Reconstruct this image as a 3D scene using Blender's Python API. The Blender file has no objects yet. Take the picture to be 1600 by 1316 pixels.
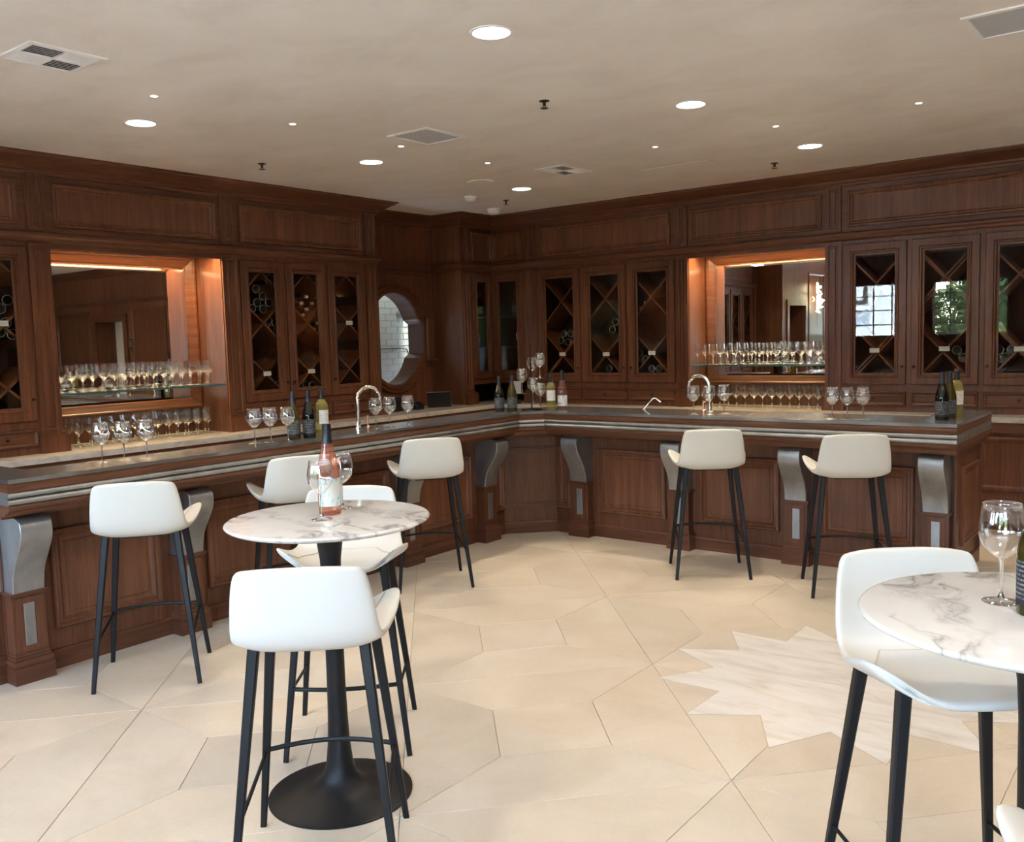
import bpy, bmesh, math, random
from mathutils import Vector, Matrix
random.seed(7)
PI = math.pi
SC = bpy.context.scene
COL = SC.collection

# ------------------------------------------------------------------ camera, world, sun, exposure
CAM_R = ((0.79024037, 0.03265088, -0.61192652),
         (0.61214214, -0.08821281, 0.785812),
         (-0.02832231, -0.99556638, -0.0896963))
cam_d = bpy.data.cameras.new('camera')
cam_d.sensor_fit = 'HORIZONTAL'; cam_d.sensor_width = 36.0
cam_d.lens = 1424.178 * 36.0 / 1600.0
cam_d.clip_start = 0.05; cam_d.clip_end = 300
cam = bpy.data.objects.new('camera', cam_d); COL.objects.link(cam)
m = Matrix.Identity(4)
for r in range(3):
    m[r][0] = CAM_R[r][0]; m[r][1] = -CAM_R[r][1]; m[r][2] = -CAM_R[r][2]
m[2][3] = 1.65
cam.matrix_world = m
SC.camera = cam

w = bpy.data.worlds.new('sky'); SC.world = w; w.use_nodes = True
wn = w.node_tree.nodes; wl = w.node_tree.links
wn.clear()
sky = wn.new('ShaderNodeTexSky'); sky.sky_type = 'NISHITA'; sky.sun_disc = False
sky.sun_elevation = math.radians(58); sky.sun_rotation = math.radians(200)
bg = wn.new('ShaderNodeBackground'); bg.inputs['Strength'].default_value = 8.0
wo = wn.new('ShaderNodeOutputWorld')
wl.new(sky.outputs[0], bg.inputs[0]); wl.new(bg.outputs[0], wo.inputs[0])

sun_d = bpy.data.lights.new('sun', 'SUN'); sun_d.energy = 130.0; sun_d.angle = math.radians(0.6); sun_d.color = (1, .985, .96)
sun = bpy.data.objects.new('sun', sun_d); COL.objects.link(sun)
sun.rotation_euler = (math.radians(-17), math.radians(10), 0); sun.location = (0, -12, 12)

SC.view_settings.view_transform = 'Standard'; SC.view_settings.look = 'None'
SC.view_settings.gamma = 1.0; SC.view_settings.use_curve_mapping = False
SC.view_settings.exposure = 0.0
cy = SC.cycles
cy.use_denoising = True
cy.max_bounces = 9; cy.diffuse_bounces = 4; cy.glossy_bounces = 6; cy.transmission_bounces = 8; cy.transparent_max_bounces = 48
cy.caustics_reflective = False; cy.caustics_refractive = False
cy.sample_clamp_indirect = 60.0

DOWN_W, SPOT_W, WARM = 12.5, 3.0, (1.0, 0.85, 0.66)
STRIP_STRENGTH = 230.0

# ------------------------------------------------------------------ helpers
ORG = {}
def empty(name, loc=(0, 0, 0), label=None, cat=None, group=None):
    o = bpy.data.objects.new(name, None); COL.objects.link(o); o.location = loc
    o.empty_display_size = 0.1
    ORG[o.name] = Vector(loc)
    tag(o, label, cat, group)
    return o

def tag(o, label=None, cat=None, group=None, kind=None):
    if label: o['label'] = label
    if cat: o['category'] = cat
    if group: o['group'] = group
    if kind: o['kind'] = kind
    return o

def frame(origin, u, v):
    ox, oy = origin
    return lambda a, b, z: (ox + u[0]*a + v[0]*b, oy + u[1]*a + v[1]*b, z)

IDF = lambda a, b, z: (a, b, z)

class MB:
    def __init__(s, F=None):
        s.F = F or IDF; s.v = []; s.f = []
    def add(s, pts, faces):
        n = len(s.v)
        s.v += [s.F(*p) for p in pts]
        s.f += [tuple(i + n for i in f) for f in faces]
        return s
    def box(s, u0, u1, v0, v1, z0, z1):
        return s.add([(u0,v0,z0),(u1,v0,z0),(u1,v1,z0),(u0,v1,z0),(u0,v0,z1),(u1,v0,z1),(u1,v1,z1),(u0,v1,z1)],
                     [(0,3,2,1),(4,5,6,7),(0,1,5,4),(1,2,6,5),(2,3,7,6),(3,0,4,7)])
    def cbox(s, u0, u1, v0, v1, z0, z1, b):
        # box with chamfered edges: three stacked outlines
        def ring(i, z): return [(u0+i,v0,z),(u1-i,v0,z),(u1,v0+i,z),(u1,v1-i,z),(u1-i,v1,z),(u0+i,v1,z),(u0,v1-i,z),(u0,v0+i,z)]
        def inn(z): return [(u0+b,v0+b,z)]*0 + [(u0+b,v0+b,z),(u1-b,v0+b,z),(u1-b,v0+b,z),(u1-b,v1-b,z),(u1-b,v1-b,z),(u0+b,v1-b,z),(u0+b,v1-b,z),(u0+b,v0+b,z)]
        return s.loft([inn(z0), ring(b, z0+b), ring(b, z1-b), inn(z1)], True, True, True)
    def loft(s, rings, closed=True, cap0=False, cap1=False, loop=False):
        n = len(rings[0]); pts = [p for r in rings for p in r]; fs = []
        R = len(rings)
        for i in range(R if loop else R - 1):
            j = (i + 1) % R
            for k in range(n if closed else n - 1):
                l = (k + 1) % n
                fs.append((i*n+k, i*n+l, j*n+l, j*n+k))
        if cap0: fs.append(tuple(range(n - 1, -1, -1)))
        if cap1: fs.append(tuple((R-1)*n + k for k in range(n)))
        return s.add(pts, fs)
    def rects(s, u0, u1, z0, z1, prof, cap=True, loop=False, cap0=False):
        rings = [[(u0+i,v,z0+i),(u1-i,v,z0+i),(u1-i,v,z1-i),(u0+i,v,z1-i)] for i, v in prof]
        return s.loft(rings, True, cap0, cap, loop)
    def prism(s, poly, z0, z1):
        n = len(poly)
        pts = [(x,y,z0) for x,y in poly] + [(x,y,z1) for x,y in poly]
        fs = [tuple(range(n-1,-1,-1)), tuple(range(n,2*n))] + [(i,(i+1)%n,n+(i+1)%n,n+i) for i in range(n)]
        return s.add(pts, fs)
    def lathe(s, prof, c=(0,0,0), n=20, axis='z'):
        rings = []
        for r, z in prof:
            r = max(r, 1e-5)
            ring = []
            for k in range(n):
                a = 2*PI*k/n
                p = (r*math.cos(a), r*math.sin(a), z)
                if axis == 'v': p = (p[0], p[2], p[1])
                ring.append((c[0]+p[0], c[1]+p[1], c[2]+p[2]))
            rings.append(ring)
        return s.loft(rings, True)
    def tube(s, path, r, n=8, cap=True):
        P = [Vector(p) for p in path]; rings = []
        R = r if isinstance(r, (list, tuple)) else [r]*len(P)
        up = Vector((0.13, 0.21, 0.97))
        for i, p in enumerate(P):
            t = (P[min(i+1, len(P)-1)] - P[max(i-1, 0)]).normalized()
            a = t.cross(up)
            if a.length < 1e-3: a = t.cross(Vector((1,0,0)))
            a.normalize(); b = t.cross(a)
            rings.append([tuple(p + (a*math.cos(2*PI*k/n) + b*math.sin(2*PI*k/n))*R[i]) for k in range(n)])
        return s.loft(rings, True, cap, cap)
    def bar(s, p, q, wa, wb=None, da=None):
        # square bar from p to q, widths wa -> wb
        wb = wb or wa
        p = Vector(p); q = Vector(q); t = (q-p).normalized()
        a = t.cross(Vector((0,0,1)))
        if a.length < .2: a = Vector((1,0,0))
        a.normalize(); a = (a - t*a.dot(t)).normalized(); b = t.cross(a)
        if da is not None:
            a = (Vector(da) - t*Vector(da).dot(t)).normalized(); b = t.cross(a)
        rings = []
        for c, h in ((p, wa/2), (q, wb/2)):
            rings.append([tuple(c + a*x*h + b*y*h) for x, y in ((-1,-.7),(-.7,-1),(.7,-1),(1,-.7),(1,.7),(.7,1),(-.7,1),(-1,.7))])
        return s.loft(rings, True, True, True)
    def sweep(s, path, prof, scales=None, closed_prof=False):
        # plan polyline path (u,v); prof = (offset to the LEFT of travel, z)
        n = len(path); segs = []
        for i in range(n-1):
            d = Vector((path[i+1][0]-path[i][0], path[i+1][1]-path[i][1])).normalized()
            segs.append((d, Vector((-d.y, d.x))))
        scales = scales or [1]*(n-1)
        rings = []
        for i in range(n):
            ring = []
            for off, z in prof:
                p = Vector(path[i])
                if i == 0: q = p + segs[0][1]*off*scales[0]
                elif i == n-1: q = p + segs[-1][1]*off*scales[-1]
                else:
                    (d0,n0),(d1,n1) = segs[i-1], segs[i]
                    o0, o1 = off*scales[i-1], off*scales[i]
                    det = n0.x*n1.y - n0.y*n1.x
                    if abs(det) < 1e-6: q = p + n0*o0
                    else: q = p + Vector(((o0*n1.y - o1*n0.y)/det, (n0.x*o1 - n1.x*o0)/det))
                ring.append((q.x, q.y, z))
            rings.append(ring)
        return s.loft(rings, closed_prof, closed_prof, closed_prof)
    def build(s, name, mat, parent=None, smooth=None):
        off = ORG.get(parent.name, Vector((0,0,0))) if parent else Vector((0,0,0))
        me = bpy.data.meshes.new(name)
        me.from_pydata([(x-off.x, y-off.y, z-off.z) for x,y,z in s.v], [], s.f)
        bm = bmesh.new(); bm.from_mesh(me)
        bmesh.ops.remove_doubles(bm, verts=bm.verts, dist=1e-5)
        bmesh.ops.recalc_face_normals(bm, faces=bm.faces)
        bm.to_mesh(me); bm.free()
        me.materials.append(mat)
        if smooth is not None:
            me.shade_smooth()
            if smooth < 180: me.set_sharp_from_angle(angle=math.radians(smooth))
        o = bpy.data.objects.new(name, me); COL.objects.link(o)
        if parent: o.parent = parent
        ORG[o.name] = off
        return o

def children_of(o): return [c for c in ALLKIDS.get(o.name, [])]
ALLKIDS = {}
def copy_tree(o, loc=None, rz=None, label=None, group=None, parent=None, scale=None):
    c = o.copy(); COL.objects.link(c); c.parent = parent
    for ch in list(o.children): copy_tree(ch, parent=c)
    if loc is not None: c.location = loc
    if rz is not None: c.rotation_euler = (0, 0, rz)
    if scale is not None: c.scale = (scale, scale, scale)
    if label: c['label'] = label
    if group: c['group'] = group
    return c

# ------------------------------------------------------------------ materials
class NT:
    def __init__(s, name):
        s.m = bpy.data.materials.new(name); s.m.use_nodes = True
        s.n = s.m.node_tree.nodes; s.l = s.m.node_tree.links; s.n.clear()
        s.out = s.n.new('ShaderNodeOutputMaterial')
    def node(s, t, **kw):
        n = s.n.new(t)
        for k, v in kw.items():
            if k in n.inputs: n.inputs[k].default_value = v
            else: setattr(n, k, v)
        return n
    def link(s, a, b): s.l.new(a, b)
    def coord(s, scale, kind='Object', rot=(0,0,0)):
        tc = s.node('ShaderNodeTexCoord'); mp = s.node('ShaderNodeMapping')
        mp.inputs['Scale'].default_value = scale; mp.inputs['Rotation'].default_value = rot
        s.link(tc.outputs[kind], mp.inputs['Vector']); return mp.outputs[0]
    def noise(s, vec, scale=1, detail=5, rough=.55, dist=0):
        n = s.node('ShaderNodeTexNoise'); n.inputs['Scale'].default_value = scale; n.inputs['Detail'].default_value = detail
        n.inputs['Roughness'].default_value = rough; n.inputs['Distortion'].default_value = dist
        if vec is not None: s.link(vec, n.inputs['Vector'])
        return n.outputs['Fac']
    def ramp(s, fac, stops):
        r = s.node('ShaderNodeValToRGB'); e = r.color_ramp.elements
        while len(e) > 1: e.remove(e[-1])
        e[0].position = stops[0][0]; e[0].color = (*stops[0][1], 1)
        for p, c in stops[1:]:
            x = e.new(p); x.color = (*c, 1)
        s.link(fac, r.inputs[0]); return r.outputs[0]
    def mix(s, fac, a, b, mode='MIX'):
        x = s.node('ShaderNodeMix', data_type='RGBA', blend_type=mode)
        for sock, val in ((x.inputs[0], fac), (x.inputs[6], a), (x.inputs[7], b)):
            if isinstance(val, (int, float)): sock.default_value = val
            elif isinstance(val, tuple): sock.default_value = (*val, 1)
            else: s.link(val, sock)
        return x.outputs[2]
    def math(s, op, a, b=0.0):
        x = s.node('ShaderNodeMath', operation=op)
        for sock, val in ((x.inputs[0], a), (x.inputs[1], b)):
            if isinstance(val, (int, float)): sock.default_value = val
            else: s.link(val, sock)
        return x.outputs[0]
    def bsdf(s, color, rough=.5, metal=0.0, spec=.5, bump=None, bump_str=.1, bump_dist=.002, coat=0.0, emis=None, emis_str=0.0):
        p = s.node('ShaderNodeBsdfPrincipled')
        for k, val in (('Base Color', color), ('Roughness', rough), ('Metallic', metal)):
            if isinstance(val, tuple): p.inputs[k].default_value = (*val, 1)
            elif isinstance(val, (int, float)): p.inputs[k].default_value = val
            else: s.link(val, p.inputs[k])
        p.inputs['Specular IOR Level'].default_value = spec
        p.inputs['Coat Weight'].default_value = coat; p.inputs['Coat Roughness'].default_value = .12
        if emis: p.inputs['Emission Color'].default_value = (*emis, 1); p.inputs['Emission Strength'].default_value = emis_str
        if bump is not None:
            b = s.node('ShaderNodeBump'); b.inputs['Strength'].default_value = bump_str; b.inputs['Distance'].default_value = bump_dist
            s.link(bump, b.inputs['Height']); s.link(b.outputs[0], p.inputs['Normal'])
        s.link(p.outputs[0], s.out.inputs[0]); return s.m

def plain(name, c, rough=.5, metal=0.0, spec=.5, coat=0.0):
    return NT(name).bsdf(c, rough, metal, spec, coat=coat)

def wood(name, scale, dark, light, rough=.34):
    t = NT(name)
    v = t.coord(scale)
    big = t.noise(v, 1.0, 6, .6, .8)
    fine = t.noise(v, 5.0, 4, .6, .3)
    mot = t.noise(t.coord((2.2, 2.2, 2.2)), 1.0, 3)
    c = t.ramp(big, [(.3, dark), (.52, tuple((a+b)/2 for a, b in zip(dark, light))), (.72, light)])
    c = t.mix(.45, c, t.ramp(fine, [(.35, (.55,.5,.48)), (.65, (1.15,1.12,1.1))]), 'MULTIPLY')
    c = t.mix(.55, c, t.ramp(mot, [(.3, (.72,.7,.7)), (.7, (1.2,1.2,1.2))]), 'MULTIPLY')
    return t.bsdf(c, rough, 0, .36, bump=fine, bump_str=.06, bump_dist=.001)

WD, WLt = (.088, .0325, .0165), (.190, .074, .037)
M_WV = wood('cherry wood upright grain', (26, 26, 1.3), WD, WLt)
M_WH = wood('cherry wood level grain', (1.3, 1.3, 30), WD, WLt)
M_WP = wood('cherry veneer panel', (16, 16, .8), (.122, .046, .0225), (.228, .092, .045), .38)
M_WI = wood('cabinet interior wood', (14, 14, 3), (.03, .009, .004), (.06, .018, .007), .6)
M_WB = wood('rack divider wood', (8, 8, 8), (.11, .037, .014), (.21, .072, .028), .45)

def mk_floor(name, a, b, c, seed):
    t = NT(name)
    oi = t.node('ShaderNodeObjectInfo')
    v = t.coord((1, 1, 1))
    add = t.node('ShaderNodeVectorMath', operation='ADD'); t.link(v, add.inputs[0])
    sc = t.node('ShaderNodeVectorMath', operation='SCALE'); sc.inputs[0].default_value = (13, 7, 3); t.link(oi.outputs['Random'], sc.inputs['Scale'])
    t.link(sc.outputs[0], add.inputs[1])
    n1 = t.noise(add.outputs[0], 2.2, 5, .6, .6); n2 = t.noise(add.outputs[0], 60, 3, .7)
    col = t.ramp(n1, [(.3, a), (.55, b), (.75, c)])
    tint = t.ramp(oi.outputs['Random'], [(0, (.92,.91,.90)), (.5, (1,1,1)), (1, (1.04,1.01,.97))])
    col = t.mix(1.0, col, tint, 'MULTIPLY')
    col = t.mix(.25, col, t.ramp(n2, [(.35, (.88,.88,.88)), (.6, (1.03,1.03,1.03))]), 'MULTIPLY')
    rr = t.math('ADD', t.math('MULTIPLY', n1, .2), .3)
    return t.bsdf(col, rr, 0, .4, bump=n2, bump_str=.04, bump_dist=.001)
M_STONE = mk_floor('limestone tile', (.55,.47,.365), (.62,.54,.43), (.66,.59,.485), 1)
M_GROUT = plain('floor grout', (.47,.40,.315), .9)
def mk_star():
    t = NT('pale marble medallion')
    v = t.coord((1.2, 5.5, 1), rot=(0,0,.5))
    n1 = t.noise(v, 2.0, 7, .62, 1.2)
    return t.bsdf(t.ramp(n1, [(.3, (.56,.50,.42)), (.5, (.70,.66,.60)), (.7, (.76,.73,.69))]), .3, 0, .45)
M_STAR = mk_star()

def mk_ceiling():
    t = NT('troweled plaster')
    n1 = t.noise(t.coord((1.1, 1.6, 1), rot=(0,0,.6)), 1.6, 8, .66, .5)
    n2 = t.noise(t.coord((.35, .5, 1)), 1.0, 4, .55, .5)
    c = t.ramp(n1, [(.28, (.77,.735,.69)), (.5, (.85,.82,.785)), (.72, (.89,.87,.85))])
    c = t.mix(.6, c, t.ramp(n2, [(.35, (.87,.84,.81)), (.65, (1.02,1.02,1.02))]), 'MULTIPLY')
    return t.bsdf(c, .55, 0, .35, bump=n1, bump_str=.05, bump_dist=.004)
M_CEIL = mk_ceiling()

def mk_marble(name, base, vein, sc):
    t = NT(name)
    co = t.coord((1, 1, 1))
    w1 = t.noise(co, sc*.6, 5, .6, 0)
    add = t.node('ShaderNodeVectorMath', operation='MULTIPLY_ADD')
    comb = t.node('ShaderNodeCombineXYZ'); t.link(w1, comb.inputs[0]); t.link(t.noise(co, sc*.8, 4), comb.inputs[1])
    t.link(comb.outputs[0], add.inputs[0]); add.inputs[1].default_value = (.55,.55,.55); t.link(co, add.inputs[2])
    mp = t.node('ShaderNodeMapping'); mp.inputs['Scale'].default_value = (1, 2.6, 1); mp.inputs['Rotation'].default_value = (0,0,.9)
    t.link(add.outputs[0], mp.inputs['Vector'])
    n = t.noise(mp.outputs[0], sc, 4, .5, .3)
    v1 = t.math('ABSOLUTE', t.math('SUBTRACT', n, .5))
    vein_f = t.ramp(v1, [(0, (1,1,1)), (.018, (.45,.45,.45)), (.06, (.08,.08,.08)), (.12, (0,0,0))])
    msk = t.ramp(t.noise(co, sc*.9, 3), [(.42, (0,0,0)), (.62, (1,1,1))])
    f = t.mix(1.0, vein_f, msk, 'MULTIPLY')
    c = t.mix(f, base, vein)
    cl = t.ramp(t.noise(co, sc*1.3, 5), [(.35, (.93,.93,.93)), (.6, (1,1,1))])
    c = t.mix(1.0, c, cl, 'MULTIPLY')
    return t.bsdf(c, .12, 0, .5)
M_TOP = mk_marble('white veined marble', (.70,.685,.66), (.17,.155,.15), 3.0)
def mk_counter():
    t = NT('grey beige counter marble')
    n1 = t.noise(t.coord((3, 3, 6)), 2.2, 7, .65, 1.0)
    return t.bsdf(t.ramp(n1, [(.3, (.36,.32,.28)), (.5, (.50,.46,.41)), (.7, (.58,.55,.50))]), .22, 0, .5)
M_COUNTER = mk_counter()

def mk_zinc(name, c0, c1, r0, bs=.03):
    t = NT(name)
    n = t.noise(t.coord((5, 5, 2.5)), 1.6, 7, .65, .8)
    rr = t.math('ADD', t.math('MULTIPLY', n, .25), r0)
    return t.bsdf(t.ramp(n, [(.3, c0), (.7, c1)]), rr, .9, .5, bump=n, bump_str=bs, bump_dist=.003)
M_ZINC = mk_zinc('aged zinc', (.27,.275,.28), (.42,.425,.43), .33)
def mk_ztop():
    t = NT('zinc bar top'); n = t.noise(t.coord((4, 4, 4)), 1.5, 5, .6, .5)
    return t.bsdf(t.ramp(n, [(.3, (.30,.31,.32)), (.7, (.37,.38,.39))]), .2, .85, .5)
M_ZTOP = mk_ztop()
M_CHROME = plain('polished chrome', (.86,.87,.88), .06, 1.0)
M_COPPER = plain('copper coloured metal', (.72,.42,.32), .25, 1.0)
M_BLACK = plain('matt black metal', (.010,.010,.011), .45, 0, .28)
M_BLACKP = plain('black plastic', (.008,.008,.009), .3)
M_BRONZE = plain('dark bronze knob', (.045,.028,.018), .4, .7)
M_LEATH = None
def mk_leather():
    t = NT('white leatherette')
    n = t.noise(t.coord((1,1,1)), 180, 3, .6)
    return t.bsdf((.64,.622,.575), .42, 0, .4, bump=n, bump_str=.06, bump_dist=.0006)
M_LEATH = mk_leather()
M_SEAM = plain('seam thread', (.52,.49,.42), .6)
M_WHITE = plain('white painted metal', (.80,.80,.79), .45)
M_GREYF = NT('vent filter mesh')
def mk_filter():
    t = M_GREYF
    ck = t.node('ShaderNodeTexChecker'); ck.inputs['Scale'].default_value = 160
    ck.inputs['Color1'].default_value = (.60,.63,.67,1); ck.inputs['Color2'].default_value = (.36,.38,.41,1)
    t.link(t.coord((1,1,1)), ck.inputs['Vector'])
    return t.bsdf(ck.outputs[0], .6)
M_FILTER = mk_filter()
M_DUCT_SHADE = plain('painted duct shade', (.02,.018,.016), .8)  # near-black colour painted as the shade inside a vent
M_PAPER = plain('white card', (.80,.79,.76), .6)
M_INK = plain('printed grey ink', (.22,.22,.22), .7)
M_MIRROR = plain('mirror silver', (.82,.83,.82), .012, 1.0)
M_TILE = plain('white glazed tile', (.66,.70,.66), .15)
M_TGROUT = plain('tile grout', (.50,.53,.50), .8)
M_PLAST = plain('painted plaster', (.62,.57,.50), .8)

def emit(name, c, s):
    t = NT(name); e = t.node('ShaderNodeEmission'); e.inputs[0].default_value = (*c, 1); e.inputs[1].default_value = s
    t.link(e.outputs[0], t.out.inputs[0]); return t.m
M_LAMP = emit('lit lamp lens', (1, .97, .92), 14.0)
M_LAMPS = emit('lit small spot lens', (1, .96, .9), 10.0)
M_STRIP = emit('warm led strip', (1, .66, .32), STRIP_STRENGTH)
M_SCONCE = emit('lit crystal', (1, .80, .50), 16.0)

def thin_glass(name, tint, ior=1.5, boost=1.0, base=0.0, rough=0.0, pw=4.0):
    t = NT(name)
    lw = t.node('ShaderNodeLayerWeight'); lw.inputs[0].default_value = .5
    f0 = ((ior-1)/(ior+1))**2*boost + base
    f = t.math('ADD', t.math('MULTIPLY', t.math('POWER', lw.outputs['Facing'], pw), 1-f0), f0)
    tr = t.node('ShaderNodeBsdfTransparent'); tr.inputs[0].default_value = (*tint, 1)
    gl = t.node('ShaderNodeBsdfGlossy'); gl.inputs['Roughness'].default_value = rough
    gl.inputs[0].default_value = (1,1,1,1)
    mx = t.node('ShaderNodeMixShader'); t.link(f, mx.inputs[0]); t.link(tr.outputs[0], mx.inputs[1]); t.link(gl.outputs[0], mx.inputs[2])
    t.link(mx.outputs[0], t.out.inputs[0]); return t.m
M_GLASS = thin_glass('clear stemware glass', (.97,.975,.975), 1.5, 1.2, .05, 0, 2.8)
M_GLASSR = thin_glass('racked stemware glass', (.98,.985,.985), 1.5, .8, .0, 0, 3.2)
M_PANE = thin_glass('cabinet glass pane', (.95,.96,.955), 1.5, .7, .0, 0, 5.0)
M_WPANE = thin_glass('window glass pane', (.93,.96,.95), 1.5, 1.0)
def mk_solid_glass(name, col, ior=1.5):
    t = NT(name); g = t.node('ShaderNodeBsdfGlass'); g.inputs[0].default_value = (*col, 1); g.inputs['IOR'].default_value = ior; g.inputs['Roughness'].default_value = 0
    t.link(g.outputs[0], t.out.inputs[0]); return t.m
M_STEM = mk_solid_glass('solid stem glass', (1,1,1), 1.5)
def mk_shelf():
    t = NT('green edged glass')
    g = t.node('ShaderNodeNewGeometry'); sx = t.node('ShaderNodeSeparateXYZ'); t.link(g.outputs['Normal'], sx.inputs[0])
    up = t.math('ABSOLUTE', sx.outputs[2])
    top = t.math('GREATER_THAN', up, .5)
    lw = t.node('ShaderNodeLayerWeight'); lw.inputs[0].default_value = .5
    fr_ = t.math('ADD', t.math('MULTIPLY', t.math('POWER', lw.outputs['Facing'], 5.0), .96), .04)
    tr = t.node('ShaderNodeBsdfTransparent'); tr.inputs[0].default_value = (.90,.97,.95,1)
    gl = t.node('ShaderNodeBsdfGlossy'); gl.inputs['Roughness'].default_value = 0.02
    m1 = t.node('ShaderNodeMixShader'); t.link(fr_, m1.inputs[0]); t.link(tr.outputs[0], m1.inputs[1]); t.link(gl.outputs[0], m1.inputs[2])
    ed = t.node('ShaderNodeBsdfPrincipled'); ed.inputs['Base Color'].default_value = (.05,.17,.18,1); ed.inputs['Roughness'].default_value = .1
    ed.inputs['Transmission Weight'].default_value = .3
    m2 = t.node('ShaderNodeMixShader'); t.link(top, m2.inputs[0]); t.link(ed.outputs[0], m2.inputs[1]); t.link(m1.outputs[0], m2.inputs[2])
    t.link(m2.outputs[0], t.out.inputs[0]); return t.m
M_SHELF = mk_shelf()
def mk_bottle(name, tint, body, amt):
    # tinted wine seen through the bottle wall: part transparent, part body colour, glossy skin
    t = NT(name)
    lw = t.node('ShaderNodeLayerWeight'); lw.inputs[0].default_value = .5
    fr_ = t.math('ADD', t.math('MULTIPLY', t.math('POWER', lw.outputs['Facing'], 5.0), .96), .04)
    tr = t.node('ShaderNodeBsdfTransparent'); tr.inputs[0].default_value = (*tint, 1)
    df = t.node('ShaderNodeBsdfDiffuse'); df.inputs[0].default_value = (*body, 1)
    tl = t.node('ShaderNodeBsdfTranslucent'); tl.inputs[0].default_value = (*body, 1)
    a0 = t.node('ShaderNodeMixShader'); a0.inputs[0].default_value = .5; t.link(df.outputs[0], a0.inputs[1]); t.link(tl.outputs[0], a0.inputs[2])
    a = t.node('ShaderNodeMixShader'); a.inputs[0].default_value = amt; t.link(tr.outputs[0], a.inputs[1]); t.link(a0.outputs[0], a.inputs[2])
    gl = t.node('ShaderNodeBsdfGlossy'); gl.inputs['Roughness'].default_value = .02
    b = t.node('ShaderNodeMixShader'); t.link(fr_, b.inputs[0]); t.link(a.outputs[0], b.inputs[1]); t.link(gl.outputs[0], b.inputs[2])
    t.link(b.outputs[0], t.out.inputs[0]); return t.m
M_BDARK = plain('dark bottle glass', (.006,.007,.006), .04, 0, .6)
M_BWHITE = mk_bottle('pale wine bottle', (.88,.86,.52), (.62,.58,.26), .30)
M_BGREEN = mk_bottle('green gold wine bottle', (.30,.26,.06), (.13,.10,.018), .6)
M_BROSE = mk_bottle('rose wine bottle', (.93,.66,.56), (.62,.28,.19), .32)
M_BRPALE = mk_bottle('pale rose bottle', (.82,.66,.62), (.40,.22,.19), .35)
M_RIM_GLINT = plain('painted base rim glint', (.34,.31,.25), .12, 0, .6)  # pale colour paints the light caught along the glass edge
M_FOILB = plain('dark blue foil', (.012,.014,.024), .35)
M_FOILG = plain('dark foil', (.012,.015,.014), .35)
M_CORKE = plain('pale foil cap', (.45,.43,.40), .4)
def mk_label(name, paper, ink, rows, z0, z1, dens):
    # flat print: rows of small type between local heights z0 and z1
    t = NT(name)
    tc = t.node('ShaderNodeTexCoord'); sx = t.node('ShaderNodeSeparateXYZ'); t.link(tc.outputs['Object'], sx.inputs[0])
    h = t.math('DIVIDE', t.math('SUBTRACT', sx.outputs[2], z0), z1 - z0)
    row = t.math('FRACT', t.math('MULTIPLY', h, rows))
    on = t.math('MULTIPLY', t.math('GREATER_THAN', row, .55), t.math('MULTIPLY', t.math('GREATER_THAN', h, 0.0), t.math('LESS_THAN', h, 1.0)))
    nz = t.noise(t.coord((320, 320, rows/(z1-z0)*.5)), 1.0, 1)
    n2 = t.noise(t.coord((3, 3, rows/(z1-z0)*1.0)), 1.0, 1)
    on = t.math('MULTIPLY', on, t.math('GREATER_THAN', nz, dens)); on = t.math('MULTIPLY', on, t.math('GREATER_THAN', n2, .42))
    return t.bsdf(t.mix(on, paper, ink), .55)
M_LBLACK = mk_label('black wine label', (.016,.017,.023), (.24,.24,.25), 9, .03, .12, .45)
M_LWHITE = mk_label('white wine label', (.78,.78,.77), (.45,.45,.46), 8, .09, .16, .5)
M_LCARD = mk_label('card print', (.80,.79,.76), (.42,.42,.42), 4, -.02, .02, .45)
def mk_art():
    t = NT('art print wine label')
    n = t.noise(t.coord((28, 28, 16), rot=(.2,.5,.3)), 1.0, 4, .6, 2.0)
    c = t.ramp(n, [(.36, (.10,.20,.25)), (.42, (.28,.62,.68)), (.47, (.72,.78,.76)), (.6, (.80,.76,.67)), (.8, (.83,.80,.73))])
    return t.bsdf(c, .5)
M_LART = mk_art()
def mk_art2():
    t = NT('white label with dark sprig')
    n = t.noise(t.coord((30, 30, 22)), 1.0, 4, .6, 1.5)
    c = t.ramp(n, [(.36, (.08,.08,.10)), (.43, (.74,.73,.72)), (.7, (.80,.79,.78))])
    return t.bsdf(c, .5)
M_LART2 = mk_art2()
def mk_stucco(name, c): 
    t = NT(name); n = t.noise(t.coord((1,1,1)), 30, 4)
    return t.bsdf(c, .85, bump=n, bump_str=.2, bump_dist=.01)
M_STUCCO = mk_stucco('white stucco', (.72,.72,.70))
M_RUBBLE = mk_floor('rubble stone', (.30,.27,.24), (.42,.39,.35), (.52,.49,.45), 2)
M_LEAF = NT('tree leaves')
def mk_leaf():
    t = M_LEAF; n = t.noise(t.coord((1,1,1)), 2.5, 3)
    c = t.ramp(n, [(.35, (.03,.06,.015)), (.55, (.085,.14,.03)), (.7, (.20,.24,.06))])
    return t.bsdf(c, .5)
M_LEAF = mk_leaf()
M_BARK = plain('grey bark', (.18,.15,.12), .9)
M_PAVE = plain('outdoor paving', (.62,.65,.69), .9)
M_WFRAME = plain('dark window bars', (.02,.018,.016), .5)
M_SIGN = plain('bronze sign plate', (.10,.055,.025), .4, .6)
M_SIGNT = plain('sign raised dashes', (.50,.36,.20), .4, .6)

# ------------------------------------------------------------------ setting
LX, RY, CZ, NT_ = -6.745, 8.35, 3.047, .918
FL = frame((LX, 0), (0, 1), (1, 0))      # left run: u = world y, v out into the room
FR = frame((0, RY), (1, 0), (0, -1))     # back run: u = world x, v out into the room
SY, EX = -1.9, 3.2                       # window wall and right wall planes

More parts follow.
